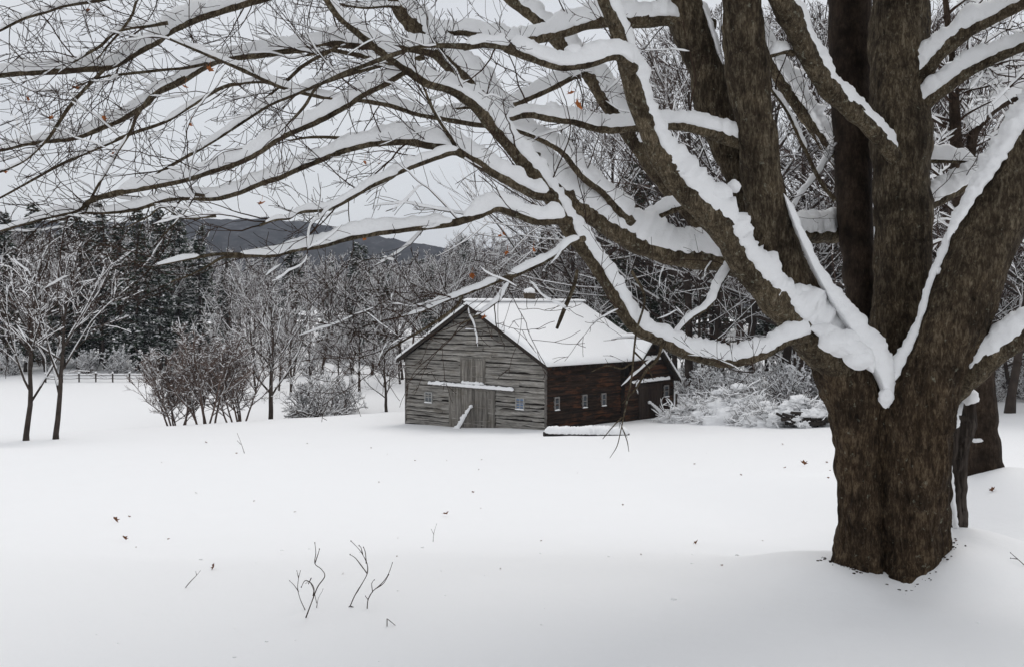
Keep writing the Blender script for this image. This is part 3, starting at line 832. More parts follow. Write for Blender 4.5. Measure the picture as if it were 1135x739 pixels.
for i in range(46):
    k = br.random()
    p0 = P(1068 - 16 * k + br.normal(0, 6), 300 - 290 * k, 11)
    d = V(br.normal(0, 1), br.normal(0, .6), br.uniform(-.1, .9))
    L = br.uniform(.5, 1.7)
    pts = grow(br, p0, d, L, 12, .2, .0); y.tube(pts - to, np.linspace(.016, .004, 13), 4)
    x.ridge(pts[1:-1] - to, .01, .03, .016, i, 6, .1)
    for q in range(7):
        w0 = br.integers(2, 11); pp = grow(br, pts[w0], side_dir(br, (pts[w0 + 1] - pts[w0]) / (L / 12), .8), L * .45, 6, .25, 0)
        y.tube(pp - to, np.linspace(.006, .0025, 7), 3)
        if br.random() < .5: x.ridge(pp - to, .005, .02, .009, i + q, 5, .05)
y.build('crown', M['twig'], t2); x.build('snow', M['snow'], t2t)


# ------------------------------------------------------------------ prototypes of the wood: bare trees, shrubs, conifers
def bare(seed, H=10, tr=.16, fork=.25, nl=12, a0=55, a1=20, m2=7, m3=6, snow=.6, thick=1.0, stems=1, sw=1.0, curve=.05, leafy=0):
    rng = np.random.default_rng(seed)
    T, C, S = MB(), MB(), MB()
    sc, sr = [], []

    def snowy(pts, r, p):
        t = np.diff(pts, axis=0); t /= np.linalg.norm(t, axis=1)[:, None]
        if rng.random() < p:
            q = pts + (UP * .55)[None] * (r[:, None] + .018 * thick * sw)
            # lay it on the upper side
            tt = np.vstack([t, t[-1:]]); u = UP[None] - tt[:, 2:3] * tt; u /= np.linalg.norm(u, axis=1)[:, None] + .05
            q = pts + u * (r[:, None] * .7 + .012 * thick * sw)
            S.tube(q, (r * .62 + .0105 * thick * sw) * rng.uniform(.6, 1.25, len(r)), 4)

    def lumps(p, s):
        sc.append(p); sr.append(np.array([1.2, 1.2, .8]) * s * rng.uniform(.6, 1.3))

    for st_ in range(stems):
        a = rng.uniform(0, 6.3)
        lean = .0 if stems == 1 else rng.uniform(.1, .42)
        d0 = V(math.cos(a) * lean, math.sin(a) * lean, 1)
        HH = H * (1 if stems == 1 else rng.uniform(.6, 1))
        tp = grow(rng, V(math.cos(a), math.sin(a), 0) * (0 if stems == 1 else rng.uniform(0, .35)) - UP * .4, d0, HH * .92, 14, .055, .01)
        rr = np.linspace(1, .12, 15) ** 1.15 * tr * (1 if stems == 1 else .45); rr[0] *= 1.35
        T.tube(tp, rr, 7)
        if stems > 1: snowy(tp[4:], rr[4:], .6)
        for i in range(nl):
            f = fork + (.92 - fork) * (i + rng.uniform(0, .8)) / nl
            k = min(13, int(f * 14)); p = tp[k] + (tp[k + 1] - tp[k]) * (f * 14 - k)
            az = i * 2.4 + rng.normal(0, .5)
            ang = math.radians(a0 + (a1 - a0) * (f - fork) / (1 - fork) + rng.normal(0, 7))
            d = V(math.sin(ang) * math.cos(az), math.sin(ang) * math.sin(az), math.cos(ang))
            L1 = HH * (1.02 - f) * rng.uniform(.55, .85) * (1 if stems == 1 else .7)
            lp = grow(rng, p, d, L1, 8, .09, curve)
            lr = np.linspace(max(.022 * thick, rr[k] * .5), .012 * thick, 9)
            T.tube(lp, lr, 5); snowy(lp[1:], lr[1:], .95 * min(1, snow * 1.5))
            for j in range(m2):
                g_ = rng.uniform(.18, .97); k2 = min(7, int(g_ * 8)); q = lp[k2] + (lp[k2 + 1] - lp[k2]) * (g_ * 8 - k2)
                t = lp[k2 + 1] - lp[k2]; t /= np.linalg.norm(t)
                L_2 = L1 * rng.uniform(.25, .48) * (1.15 - .5 * g_)
                bp = grow(rng, q, side_dir(rng, t, rng.uniform(.5, .95)) + UP * .2, L_2, 4, .14, curve)
                b_r = np.linspace(.013, .008, 5) * thick
                C.tube(bp, b_r, 3); snowy(bp, b_r, snow * .5)
                if rng.random() < snow: lumps(q + UP * .03, .055 * thick)
                for z in range(m3):
                    g3 = rng.uniform(.15, 1.0); k3 = min(3, int(g3 * 4)); q3 = bp[k3] + (bp[k3 + 1] - bp[k3]) * (g3 * 4 - k3)
                    t = bp[k3 + 1] - bp[k3]; t /= np.linalg.norm(t)
                    cp = grow(rng, q3, side_dir(rng, t, rng.uniform(.4, 1.0)) + UP * .15, L_2 * rng.uniform(.3, .6), 2, .2, curve)
                    C.tube(cp, np.array([.008, .0065, .005]) * thick, 3)
                    if rng.random() < snow * .22: snowy(cp, np.array([.007, .006, .004]) * thick, 1)
                    if rng.random() < snow * .42: lumps(cp[rng.integers(0, 3)], .04 * thick)
    S.octas(np.array(sc).reshape(-1, 3), np.array(sr).reshape(-1, 3))
    return T, C, S


def conifer(seed, H=14, R=2.6, pine=False, snow=.35, base=.1):
    rng = np.random.default_rng(seed)
    T, C, S = MB(), MB(), MB()
    tp = grow(rng, -UP * .4, UP, H + .4, 12, .012, .02)
    T.tube(tp, np.linspace(H * .016, .02, 13), 7)
    A = [[], [], [], []]; B = [[], [], [], []]
    z = H * base
    while z < H * .985:
        f = z / H
        rad = R * ((1 - f) ** .75 + .04) if not pine else R * (math.sin(min(1, (1 - f) * 1.25 + .12) * PI * .62))
        for w in range(rng.integers(5, 8)):
            az = rng.uniform(0, 2 * PI); L = rad * rng.uniform(.55, 1.12)
            rise = (.35 if pine else .12) * (1 if f > .6 else .4)
            d = V(math.cos(az), math.sin(az), rise)
            bp = grow(rng, V(0, 0, z + rng.uniform(-.2, .2)), d, L, 6, .08, .03 if pine else -.045)
            T.tube(bp, np.linspace(.035, .008, 7), 3)
            nq = int(10 + 34 * L / 2.0)
            s_ = rng.uniform(.12, 1.0, nq) ** .8
            k = np.minimum(5, (s_ * 6).astype(int)); p = bp[k] + (bp[k + 1] - bp[k]) * (s_ * 6 - k)[:, None]
            side = np.cross(d, UP); side /= np.linalg.norm(side)
            ln = rng.uniform(.18, .42, nq) * (1.2 if not pine else .9)
            dirv = d[None] * rng.uniform(.1, .9, (nq, 1)) + side[None] * rng.choice([-1, 1], (nq, 1)) * rng.uniform(.2, 1, (nq, 1)) + UP[None] * rng.normal(.1 if pine else -.18, .32 if pine else .2, (nq, 1))
            dirv /= np.linalg.norm(dirv, axis=1)[:, None]
            wv = np.cross(dirv, UP[None] + rng.normal(0, .5, (nq, 3))); wv /= np.linalg.norm(wv, axis=1)[:, None]
            wd = ln[:, None] * rng.uniform(.16, .3, (nq, 1))
            e = p + dirv * ln[:, None]
            for lst, arr in zip(A, (p - wv * wd * .4, p + dirv * ln[:, None] * .55 - wv * wd, e, p + dirv * ln[:, None] * .5 + wv * wd)): lst.append(arr)
            ok = rng.random(nq) < snow
            up = UP * .035
            for lst, arr in zip(B, (p - wv * wd * .5 + up, p + dirv * ln[:, None] * .5 - wv * wd * 1.0 + up, e + up * .6, p + dirv * ln[:, None] * .5 + wv * wd * 1.0 + up * 2)): lst.append(arr[ok])
        z += H * rng.uniform(.018, .034)
    C.cards(*[np.vstack(l) for l in A]); S.cards(*[np.vstack(l) for l in B])
    return T, C, S


PROTO = {}


def proto(name, kind, parts, H, mats, names):
    PROTO[name] = (kind, [p.arrays() for p in parts], H, mats, names, [])


BM = ('bark_far', 'twig_far', 'snow_far'); BN = ('trunk', 'crown', 'snow')
for i in range(4): proto(f'bare{i}', 'bare_tree', bare(20 + i, 12, .14, .2, 14, 52, 16, 8, 6, .68, 1.3, sw=1.15), 12, BM, BN)
for i in range(3): proto(f'dense{i}', 'bare_tree', bare(40 + i, 18, .2, .16, 17, 66, 20, 9, 8, .68, 1.35, sw=1.3), 18, BM, BN)
proto('vee0', 'bare_tree', bare(61, 11, .15, .2, 12, 34, 16, 9, 7, .75, 1.25, sw=1.3), 11, BM, BN)
proto('vee1', 'bare_tree', bare(66, 11, .15, .24, 12, 38, 16, 9, 7, .75, 1.25, sw=1.3), 11, BM, BN)
proto('small', 'bare_tree', bare(71, 9, .15, .2, 16, 55, 14, 8, 7, .6, 1.0, sw=1.2), 9, BM, BN)
for i in range(3): proto(f'shrub{i}', 'bare_shrub', bare(80 + i, 6.5, .1, .2, 12, 44, 22, 9, 7, .3, .95, stems=6, sw=.9), 6.5, ('twig_red', 'twig_red', 'snow_far'), ('stems', 'twigs', 'snow'))
for i in range(2): proto(f'bush{i}', 'bare_shrub', bare(90 + i, 3.2, .06, .06, 8, 62, 25, 7, 6, .9, .85, stems=9, sw=2.0, curve=-.01), 3.2, BM, ('stems', 'twigs', 'snow'))
for i in range(3): proto(f'con{i}', 'conifer_tree', conifer(110 + i, 14, 2.7), 14, ('bark_far', 'needles', 'snow_far'), ('trunk', 'foliage', 'snow'))
for i in range(2): proto(f'pine{i}', 'pine_tree', conifer(120 + i, 14, 3.0, True, .14, .25), 14, ('bark_far', 'needles_pine', 'snow_far'), ('trunk', 'foliage', 'snow'))


def place(name, px, d, ytop, label, cat, group=None, rz=None, squash=1.0, kind=None):
    k, arrs, H, mats, names, first = PROTO[name]
    x_, y_ = (px - 567.5) / 1200 * d, d
    z_ = float(zg(x_, y_))
    s = (CAM_Z + (338 - ytop) / 1200 * d - z_) / H
    if not first:
        o = thing(k, label, cat, (0, 0, 0))
        for (v, q, t), mm, nn in zip(arrs, mats, names):
            c = mesh_obj(nn, v, q, t, M[mm], o, nn in ('trunk', 'stems', 'snow'))
        first.append(o)
    else:
        o = copy_tree(first[0])
    o.location = (x_, y_, z_ - .05); o.scale = (s * squash, s * squash, s)
    o.rotation_euler = (0, 0, random.uniform(0, 6.28) if rz is None else rz)
    for key in ('label', 'category', 'group'):
        if key in o: del o[key]
    return tag(o, label, cat, group)


# the pair on the left edge of the field
place('vee0', 27, 56, 232, 'tall bare tree with a side stem, leftmost on the edge of the snow field', 'tree', rz=1.0)
place('vee1', 60, 56.5, 238, 'forked bare tree with snow plastered limbs, second from the left on the field edge', 'tree', rz=2.2)
# shrubs and saplings behind the crest
place('shrub0', 195, 70, 336, 'reddish bare thicket, left of three in a clump on the field edge', 'shrub', rz=.4, squash=1.3)
place('shrub1', 228, 69, 322, 'tall reddish bare thicket in the middle of the clump on the field edge', 'shrub', rz=2.0, squash=1.3)
place('shrub2', 266, 70.5, 332, 'reddish bare thicket right in the clump beside the small snow covered tree', 'shrub', rz=3.5, squash=1.3)
place('small', 299, 72, 288, 'small upright tree covered in snow with a few yellow leaves on its trunk', 'tree', rz=.8)
place('bush0', 345, 76, 374, 'rounded bare bush thick with snow between the small tree and the barn', 'shrub', rz=1.0)
place('bush1', 375, 79, 384, 'low spreading bush behind the rounded snowy bush left of the barn', 'shrub', rz=4.0)
place('small', 428, 80, 362, 'small spreading tree with fine twigs just left of the barn', 'tree', rz=3.0, squash=1.25)
place('bush1', 132, 109, 366, 'snowy bush just beyond the far rail fence, nearest the reddish thicket', 'shrub', rz=.3)
place('bush0', 95, 110, 374, 'snowy bush behind the far rail fence beyond the two field edge trees', 'shrub', rz=2.3)
place('bush0', 12, 110, 368, 'snowy bush beyond the far field at the left edge', 'shrub', rz=5.3)

place('small', 322, 86, 338, 'young bare tree with snowy twigs between the yellow leaved tree and the bushes', 'tree', rz=5.0)
place('small', 398, 88, 334, 'young bare tree behind the low spreading bush left of the barn', 'tree', rz=1.7)
# the wood
wr = random.Random(17)


def wood(items, label, cat, group):
    for (n_, px, d, yt) in items:
        place(n_, px, d, yt, label, cat, group, rz=wr.uniform(0, 6.28))


LW = 'bare snow flecked trees in the wood left of the barn'
its = []
for i in range(19):
    px = -50 + 27 * i + wr.uniform(-10, 10)
    yt = 228 if px < 200 else 267
    its.append((f'bare{wr.randrange(4)}', px, wr.uniform(111, 121) if px < 300 else wr.uniform(98, 116), yt + wr.uniform(-8, 22)))
for i in range(9): its.append((f'bare{i % 4}', 235 + 27 * i + wr.uniform(-9, 9), wr.uniform(88, 98), 318 + wr.uniform(-12, 22)))
wood(its, 'bare grey snow flecked tree in the wood across the far field, left of the barn', 'tree', LW)
its = [(f'con{i % 3}', px, d, yt) for i, (px, d, yt) in enumerate([(-30, 118, 222), (5, 112, 232), (38, 122, 224), (88, 116, 240), (112, 120, 222), (132, 114, 250), (152, 112, 232), (178, 113, 244), (198, 124, 234), (222, 118, 250), (160, 112, 322), (70, 115, 262)])]
wood(its, 'dark green snow dusted conifer in the wood across the far field on the left', 'conifer', 'conifers in the left wood')
its = [(f'con{i % 3}', px, d, yt) for i, (px, d, yt) in enumerate([(366, 128, 290), (392, 124, 286), (408, 122, 296), (425, 128, 284), (478, 124, 292), (252, 128, 284)])]
wood(its, 'dark green snow dusted conifer in the wood between the small tree and the barn', 'conifer', 'conifers left of the barn')
its = []
for i in range(11):
    px = 470 + 24 * i + wr.uniform(-8, 8)
    its.append((f'bare{wr.randrange(4)}', px, wr.uniform(88, 104), 252 + wr.uniform(-14, 26)))
wood(its, 'pale bare tree plastered with snow standing behind the barn roof', 'tree', 'bare trees behind the barn')
its = [(f'con{i % 3}', px, d, yt) for i, (px, d, yt) in enumerate([(600, 108, 262), (634, 104, 254), (655, 100, 262), (682, 98, 246), (668, 112, 236), (716, 100, 270), (742, 104, 250)])]
wood(its, 'dark hemlock behind the right end of the barn roof', 'conifer', 'hemlocks behind the barn')
place('pine0', 712, 84, 184, 'tall dark pine with a rounded top rising above the wood behind the barn', 'pine', rz=1.2)
place('pine1', 748, 92, 205, 'second dark pine, shorter, close to the tall pine behind the barn', 'pine', rz=.2)
# the tall wood to the right
its = []
for (px, d, yt) in [(640, 94, 95), (672, 98, 60), (700, 90, 70), (735, 84, 10), (765, 80, -40), (800, 86, -30), (830, 76, -40), (868, 82, -60), (900, 78, -40), (935, 84, -60), (972, 80, -40), (1015, 82, -60), (885, 72, -20), (1035, 74, -40),
                    (1050, 62, -40), (1085, 66, -60), (1120, 60, -40), (1160, 64, 10), (1200, 62, 20), (1068, 78, 90), (1105, 84, 70), (1140, 76, 60), (885, 70, 190), (780, 74, 210), (1040, 70, 190), (1120, 70, 200)]:
    its.append((f'dense{wr.randrange(3)}', px, d, yt))
wood(its, 'tall bare tree with tangled snowy twigs in the wood right of the barn', 'tree', 'tall bare trees right of the barn')
its = []
for i in range(16):
    px = 762 + 26 * i + wr.uniform(-8, 8)
    its.append((f'bush{i % 2}', px, wr.uniform(63, 76), wr.uniform(362, 410)))
wood(its, 'snow loaded bush at the foot of the tall wood right of the barn', 'shrub', 'bushes under the tall wood')
its = [(f'con{i % 3}', px, d, yt) for i, (px, d, yt) in enumerate([(790, 96, 250), (850, 100, 240), (1060, 92, 260), (1125, 98, 250)])]
wood(its, 'dark conifer half hidden in the tall wood behind the maple', 'conifer', 'conifers in the right wood')

# the mass of the wood farther back
far = MB(); fars = MB(); farc = MB()
for i in range(290):
    d = wr.uniform(118, 240)
    px = wr.uniform(-120, 1260)
    yt = (232 if px < 215 else 267 if px < 480 else 246 if px < 700 else 205) + wr.uniform(-5, 25)
    k, arrs, H, mats, names, first = PROTO[f'bare{wr.randrange(4)}' if i % 5 < 4 else f'con{wr.randrange(3)}']
    x_ = (px - 567.5) / 1200 * d; z_ = float(zg(x_, d))
    s = max(5.0, CAM_Z + (338 - yt) / 1200 * d - z_) / H
    Mx = np.array(Matrix.Translation((x_, d, z_)) @ Matrix.Rotation(wr.uniform(0, 6.28), 4, 'Z') @ Matrix.Scale(s, 4))
    far.join(arrs[0], Mx); (far if i % 5 < 4 else farc).join(arrs[1], Mx); fars.join(arrs[2], Mx)
uprot = [b.arrays() for b in bare(131, 2.8, .06, .08, 6, 60, 25, 5, 4, .55, 1.3, stems=6)]
UN = [MB(), MB()]
for i in range(330):
    if i < 190: px = wr.uniform(-80, 760); d = wr.uniform(111 if px < 300 else 98, 150)
    else: px = wr.uniform(755, 1260); d = wr.uniform(66, 100)
    x_ = (px - 567.5) / 1200 * d; z_ = float(zg(x_, d)); s = wr.uniform(.7, 1.7)
    Mx = np.array(Matrix.Translation((x_, d, z_)) @ Matrix.Rotation(wr.uniform(0, 6.28), 4, 'Z') @ Matrix.Scale(s, 4))
    UN[0].join(uprot[0], Mx); UN[0].join(uprot[1], Mx); UN[1].join(uprot[2], Mx)
uo = UN[0].build('undergrowth', M['twig_far'], None, False)
tag(uo, 'tangled bare undergrowth filling the floor of the wood', 'undergrowth', kind='stuff')
c = UN[1].build('snow', M['snow_far'], uo, False); c['kind'] = 'stuff'
fw = far.build('woodland', M['twig_far'], None, False)
tag(fw, 'far off grey brown woodland behind the nearer trees', 'woodland', kind='stuff')
c = farc.build('foliage', M['needles'], fw, False); c['kind'] = 'stuff'
c = fars.build('snow', M['snow_far'], fw, False); c['kind'] = 'stuff'

# ------------------------------------------------------------------ the barn
B0 = P(605, 478, 56.0); B0 = V(B0[0], B0[1], CAM_Z - 6.53)
BRZ = math.atan2(-.666, .746)
barn = thing('barn', 'old weathered wooden barn with wavy grey boards and a snow covered roof', 'barn', B0, BRZ)
W, EH, RH, LM = 10.6, 3.55, 6.5, 9.5        # front width, eave, ridge, length
brng = np.random.default_rng(21)


def boards(mb, xl, xr, z0, z1, put, top=None, course=.26, skip=()):
    """wany-edged siding: courses of boards lapped over one another. put(u, out, z) -> point"""
    z = z0; ci = 0; gap = 0.0
    while z < z1:
        h = course * brng.uniform(.7, 1.35)
        u = xl - .02; ze = min(z + h - brng.uniform(.005, .05), z1)
        while u < xr - .02:
            ln = brng.uniform(2.2, 4.5); ue = min(xr, u + ln)
            if xr - ue < .6: ue = xr
            n = max(3, int((ue - u) / .22) + 1)
            us = np.linspace(u, ue - .006, n)
            wav = np.maximum(0, (n1(us * 1.5, ci * 3.1 + u) - .42)) * .16 + (n1(us * 6, ci + u) - .5) * .03
            out = .07 + brng.uniform(-.02, .03)
            tilt = brng.normal(0, .008)
            zb = z + wav + tilt * (us - u)
            zt = np.full(n, ze)
            if top is not None:
                lim = np.array([top(q) for q in us]); zt = np.minimum(zt, lim); zb = np.minimum(zb, zt - .003)
            a = np.array([put(q, .004, e) for q, e in zip(us, zt)]); b_ = np.array([put(q, out, e) for q, e in zip(us, zb)]); c = np.array([put(q, 0.0, e + .002) for q, e in zip(us, zb)])
            v = np.vstack([a, b_, c]); i = np.arange(n - 1)
            keep = (zt - zb)[:-1] + (zt - zb)[1:] > .012
            i = i[keep]
            if len(i):
                mb.add(v, np.vstack([np.stack([n + i, n + i + 1, i + 1, i], -1), np.stack([2 * n + i, 2 * n + i + 1, n + i + 1, n + i], -1)]))
            u = ue
        z += h; ci += 1


fput = lambda u, o_, z: (u, -o_, z)                 # front: u from -W to 0
sput = lambda u, o_, z: (o_, u, z)                  # side: u from 0 to LM
gable = lambda u: EH + (RH - EH) * (1 - abs(u + W / 2) / (W / 2)) - .05
x = MB(); boards(x, -W, 0, -.9, RH, fput, gable)
x.build('wall', M['front_wood'], barn, False)
x = MB(); x.add([(-W, .0, -1), (0, .0, -1), (0, .0, EH), (-W / 2, .0, RH - .06), (-W, .0, EH)], [[0, 1, 2, 4]], [[4, 2, 3]])
x.build('gap_backing', M['gap_shade'], barn, False)  # backing sheet, darkened to stand for shadow in the board gaps
WY0, WY1, WX, WEH, WRH = 6.5, 11.35, .3, 2.3, 4.6
WC = (WY0 + WY1) / 2
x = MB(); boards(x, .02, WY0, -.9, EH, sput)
sh = MB(); sh.add([(0, 0, -1), (0, LM, -1), (0, LM, EH), (0, 0, EH)], [[0, 1, 2, 3]]); sh.build('gap_backing', M['gap_shade'], barn, False)
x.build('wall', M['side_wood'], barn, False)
x = MB()
x.add([(-W, LM, -1), (0, LM, -1), (0, LM, EH), (-W / 2, LM, RH - .06), (-W, LM, EH), (-W, 0, -1), (-W, 0, EH)], [[1, 0, 4, 2], [0, 5, 6, 4]], [[2, 4, 3]])
x.build('wall', M['front_wood'], barn, False)
# the lean-to end with its own gable
wput = lambda u, o_, z: (WX + o_, u, z)
wg = lambda u: min(WEH + (WRH - WEH) * (1 - abs(u - WC) / ((WY1 - WY0) / 2)) - .04, EH - .18 if u < 7.55 else 9)
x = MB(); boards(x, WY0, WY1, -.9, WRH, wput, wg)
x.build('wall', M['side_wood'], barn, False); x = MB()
x.add([(WX, WY0, -1), (WX, WY1, -1), (WX, WY1, WEH - .05), (WX, WC, WRH - .06), (WX, 7.6, 3.3), (WX, WY0, 2.3), (0, WY0, -1), (0, WY0, 3.3), (WX, WY0, 3.3)], [[0, 1, 2, 5], [0, 8, 7, 6], [5, 2, 3, 4]])
x.add([(WX, WY1, -1), (-6, WY1, -1), (-6, WY1, WEH), (WX, WY1, WEH)], [[0, 1, 2, 3]])
x.build('gap_backing', M['gap_shade'], barn, False)
x = MB()
x.box(-.055, .05, -.06, .045, -1, EH - .05); x.build('corner_board', M['trim'], barn, False)
x = MB(); x.box(-W - .05, -W + .055, -.06, .045, -1, EH - .05); x.build('corner_board', M['trim'], barn, False)
x = MB(); x.box(WX - .05, WX + .055, WY1 - .06, WY1 + .045, -1, WEH - .05); x.build('corner_board', M['dark_trim'], barn, False)


def slab(mb, a, b_, c, d, th, nu=14, nv=10, amp=0.0, rnd=.0, seed=0.0, drop=0.0):
    """roof or snow slab between four corners (a-b along the eave, d-c along the ridge), th thick above them"""
    a, b_, c, d = map(np.array, (a, b_, c, d))
    u = np.linspace(0, 1, nu)[:, None, None]; v_ = np.linspace(0, 1, nv)[None, :, None]
    p = (a * (1 - u) + b_ * u) * (1 - v_) + (d * (1 - u) + c * u) * v_
    nrm = np.cross(b_ - a, d - a); nrm = nrm / np.linalg.norm(nrm)
    if nrm[2] < 0: nrm = -nrm
    e = np.minimum(np.minimum(u, 1 - u)[:, :, 0] * np.linalg.norm(b_ - a), v_[:, :, 0] * np.linalg.norm(d - a))
    hh = th * (1 - rnd * np.exp(-e / .16))
    if amp: hh = hh + amp * (vnoise(p * .7 + seed) - .5) + amp * .6 * (vnoise(p * 2.1 + seed) - .5)
    top = p + UP * hh[..., None]
    bot = p
    n = nu * nv
    vv = np.vstack([top.reshape(-1, 3), bot.reshape(-1, 3)])
    i = np.arange(nu - 1)[:, None] * nv; j = np.arange(nv - 1)[None]
    q = np.stack(np.broadcast_arrays(i + j, i + nv + j, i + nv + j + 1, i + j + 1), -1).reshape(-1, 4)
    qs = [q, q[:, ::-1] + n]
    ring = [k * nv for k in range(nu)] + [(nu - 1) * nv + k for k in range(1, nv)] + [k * nv + nv - 1 for k in range(nu - 2, -1, -1)] + [k for k in range(nv - 2, 0, -1)]
    rg = np.array(ring); r2 = np.roll(rg, -1)
    qs.append(np.stack([rg, rg + n, r2 + n, r2], -1))
    mb.add(vv, np.vstack(qs))


OH, OE = .38, .42                       # rake and eave overhang
sl = (RH - EH) / (W / 2)
rz = RH + .03
ez = EH + .03 - sl * OE
x = MB()
slab(x, (OE, -OH, ez), (OE, LM + .3, ez), (-W / 2, LM + .3, rz), (-W / 2, -OH, rz), .06, 3, 3)
slab(x, (-W - OE, -OH, ez), (-W - OE, LM + .3, ez), (-W / 2, LM + .3, rz), (-W / 2, -OH, rz), .061, 3, 3)
for s_ in (-1, 1):                        # rake boards and rafter tails
    ex = (OE if s_ > 0 else -W - OE)
    a = V(ex, -OH - .025, ez); b_ = V(-W / 2, -OH - .025, rz)
    x.add([a, a + V(0, .03, 0), a - UP * .17, a + V(0, .03, -.17), b_, b_ + V(0, .03, 0), b_ - UP * .17, b_ + V(0, .03, -.17)], [[0, 2, 6, 4], [1, 5, 7, 3], [2, 3, 7, 6], [0, 1, 3, 2]])
    for k in range(16):
        yy = .15 + k * .6
        q = V(ex - s_ * .03, yy, ez - .005); q2 = q + V(-s_ * .5, 0, sl * .5)
        x.add([q, q + V(0, .07, 0), q + V(0, .07, -.13), q - UP * .13, q2, q2 + V(0, .07, 0), q2 + V(0, .07, -.13), q2 - UP * .13], [[0, 1, 2, 3], [3, 2, 6, 7], [0, 3, 7, 4], [1, 5, 6, 2]])
roof = x.build('roof', M['dark_trim'], barn, False)
x = MB(); t_ = .062
slab(x, (OE + .05, -OH - .05, ez + t_ - .02), (OE + .05, LM + .35, ez + t_ - .02), (-W / 2, LM + .35, rz + t_), (-W / 2, -OH - .05, rz + t_), .27, 40, 26, .07, .55, 2)
slab(x, (-W - OE - .05, -OH - .05, ez + t_ - .02), (-W - OE - .05, LM + .35, ez + t_ - .02), (-W / 2, LM + .35, rz + t_), (-W / 2, -OH - .05, rz + t_), .271, 40, 26, .07, .55, 2)
ry = np.linspace(-OH - .04, LM + .33, 60)
x.ridge(np.stack([np.full(60, -W / 2), ry, np.full(60, rz + .2)], -1), .06, .1, .42, 5, 13, .1, .5)
x.build('snow', M['snow_far'], roof)
wsl = (WRH - WEH) / ((WY1 - WY0) / 2)
wx = WX + .4
x = MB(); y = MB()
re = V(wx, WY1 + .3, WEH + .03 - wsl * .3); rr_ = V(wx, WC, WRH + .03)
back = -5.0
slab(x, re, (back, re[1], re[2]), (back, WC, rr_[2]), rr_, .06, 3, 3)
lf = V(wx, 7.62, WRH + .03 - wsl * (WC - 7.62))
slab(x, lf, (back, lf[1], lf[2]), (back, WC, rr_[2]), rr_, .061, 3, 3)
for a in (re, lf):
    b_ = rr_
    x.add([a + V(.02, 0, 0), a + V(-.01, 0, 0), a + V(.02, 0, -.15), a + V(-.01, 0, -.15), b_ + V(.02, 0, 0), b_ + V(-.01, 0, 0), b_ + V(.02, 0, -.15), b_ + V(-.01, 0, -.15)], [[0, 2, 6, 4], [1, 5, 7, 3], [2, 3, 7, 6], [0, 1, 3, 2]])
wroof = x.build('roof', M['dark_trim'], barn, False)
slab(y, re + V(.05, .05, .03), (back, re[1] + .05, re[2] + .03), (back, WC, rr_[2] + .064), rr_ + V(.05, 0, .064), .23, 20, 14, .06, .55, 7)
slab(y, lf + V(.05, -.05, .03), (back, lf[1] - .05, lf[2] + .03), (back, WC, rr_[2] + .064), rr_ + V(.05, 0, .064), .231, 20, 10, .06, .4, 7)
y.build('snow', M['snow_far'], wroof)


def framed(u0, u1, z0, z1, put, name, glass, frame_m, muntins=(1, 1), label=None):
    def bx(mb, a0, a1, o0, o1, e0, e1):
        v = [put(a, o_, e) for a in (a0, a1) for o_ in (o0, o1) for e in (e0, e1)]
        mb.add(v, [[0, 1, 3, 2], [4, 6, 7, 5], [0, 4, 5, 1], [2, 3, 7, 6], [0, 2, 6, 4], [1, 5, 7, 3]])
    f = MB(); t = .07
    bx(f, u0, u0 + t, .0, .085, z0, z1); bx(f, u1 - t, u1, .0, .085, z0, z1)
    bx(f, u0 + t, u1 - t, .0, .083, z1 - t, z1); bx(f, u0 + t, u1 - t, .0, .083, z0, z0 + t)
    for k in range(1, muntins[0] + 1):
        c = u0 + (u1 - u0) * k / (muntins[0] + 1); bx(f, c - .018, c + .018, .05, .075, z0 + t, z1 - t)
    for k in range(1, muntins[1] + 1):
        c = z0 + (z1 - z0) * k / (muntins[1] + 1); bx(f, u0 + t, u1 - t, .05, .073, c - .018, c + .018)
    fo = f.build(name, frame_m, barn, False)
    if label: fo['label'] = label
    p = MB(); bx(p, u0 + t - .01, u1 - t + .01, .045, .058, z0 + t - .01, z1 - t + .01)
    p.build('pane', glass, fo, False)
    s = MB(); us = np.linspace(u0 - .02, u1 + .02, 14)
    s.ridge([put(q, .1, z0 - .01) for q in us], .02, .04, .05, u0, 9, .1)
    s.build('snow', M['snow_far'], fo)
    return fo


def door(u0, u1, z0, z1, put, mat, leaves=2, name='door', rail_at=(.35,)):
    d = MB(); e = MB()
    n = max(4, int((u1 - u0) / .2)); us = np.linspace(u0, u1, n + 1)
    for k in range(n):
        o_ = .07 + brng.uniform(0, .02)
        a0, a1 = us[k] + .008, us[k + 1] - .008
        zz = z1 - brng.uniform(0, .03)
        v = [put(a, q, w) for a in (a0, a1) for q in (.02, o_) for w in (z0, zz)]
        d.add(v, [[0, 1, 3, 2], [4, 6, 7, 5], [0, 4, 5, 1], [2, 3, 7, 6], [0, 2, 6, 4], [1, 5, 7, 3]])
    do = d.build(name, mat, barn, False)
    def bx(a0, a1, o0, o1, e0, e1):
        v = [put(a, q, w) for a in (a0, a1) for q in (o0, o1) for w in (e0, e1)]
        e.add(v, [[0, 1, 3, 2], [4, 6, 7, 5], [0, 4, 5, 1], [2, 3, 7, 6], [0, 2, 6, 4], [1, 5, 7, 3]])
    bx(u0 - .1, u0, .0, .1, z0, z1); bx(u1, u1 + .1, .0, .1, z0, z1); bx(u0 - .1, u1 + .1, .0, .102, z1, z1 + .08)
    if leaves == 2:
        c = (u0 + u1) / 2; bx(c - .012, c + .012, .07, .11, z0, z1 - .04)
    e.build('frame', mat, do, False)
    return do


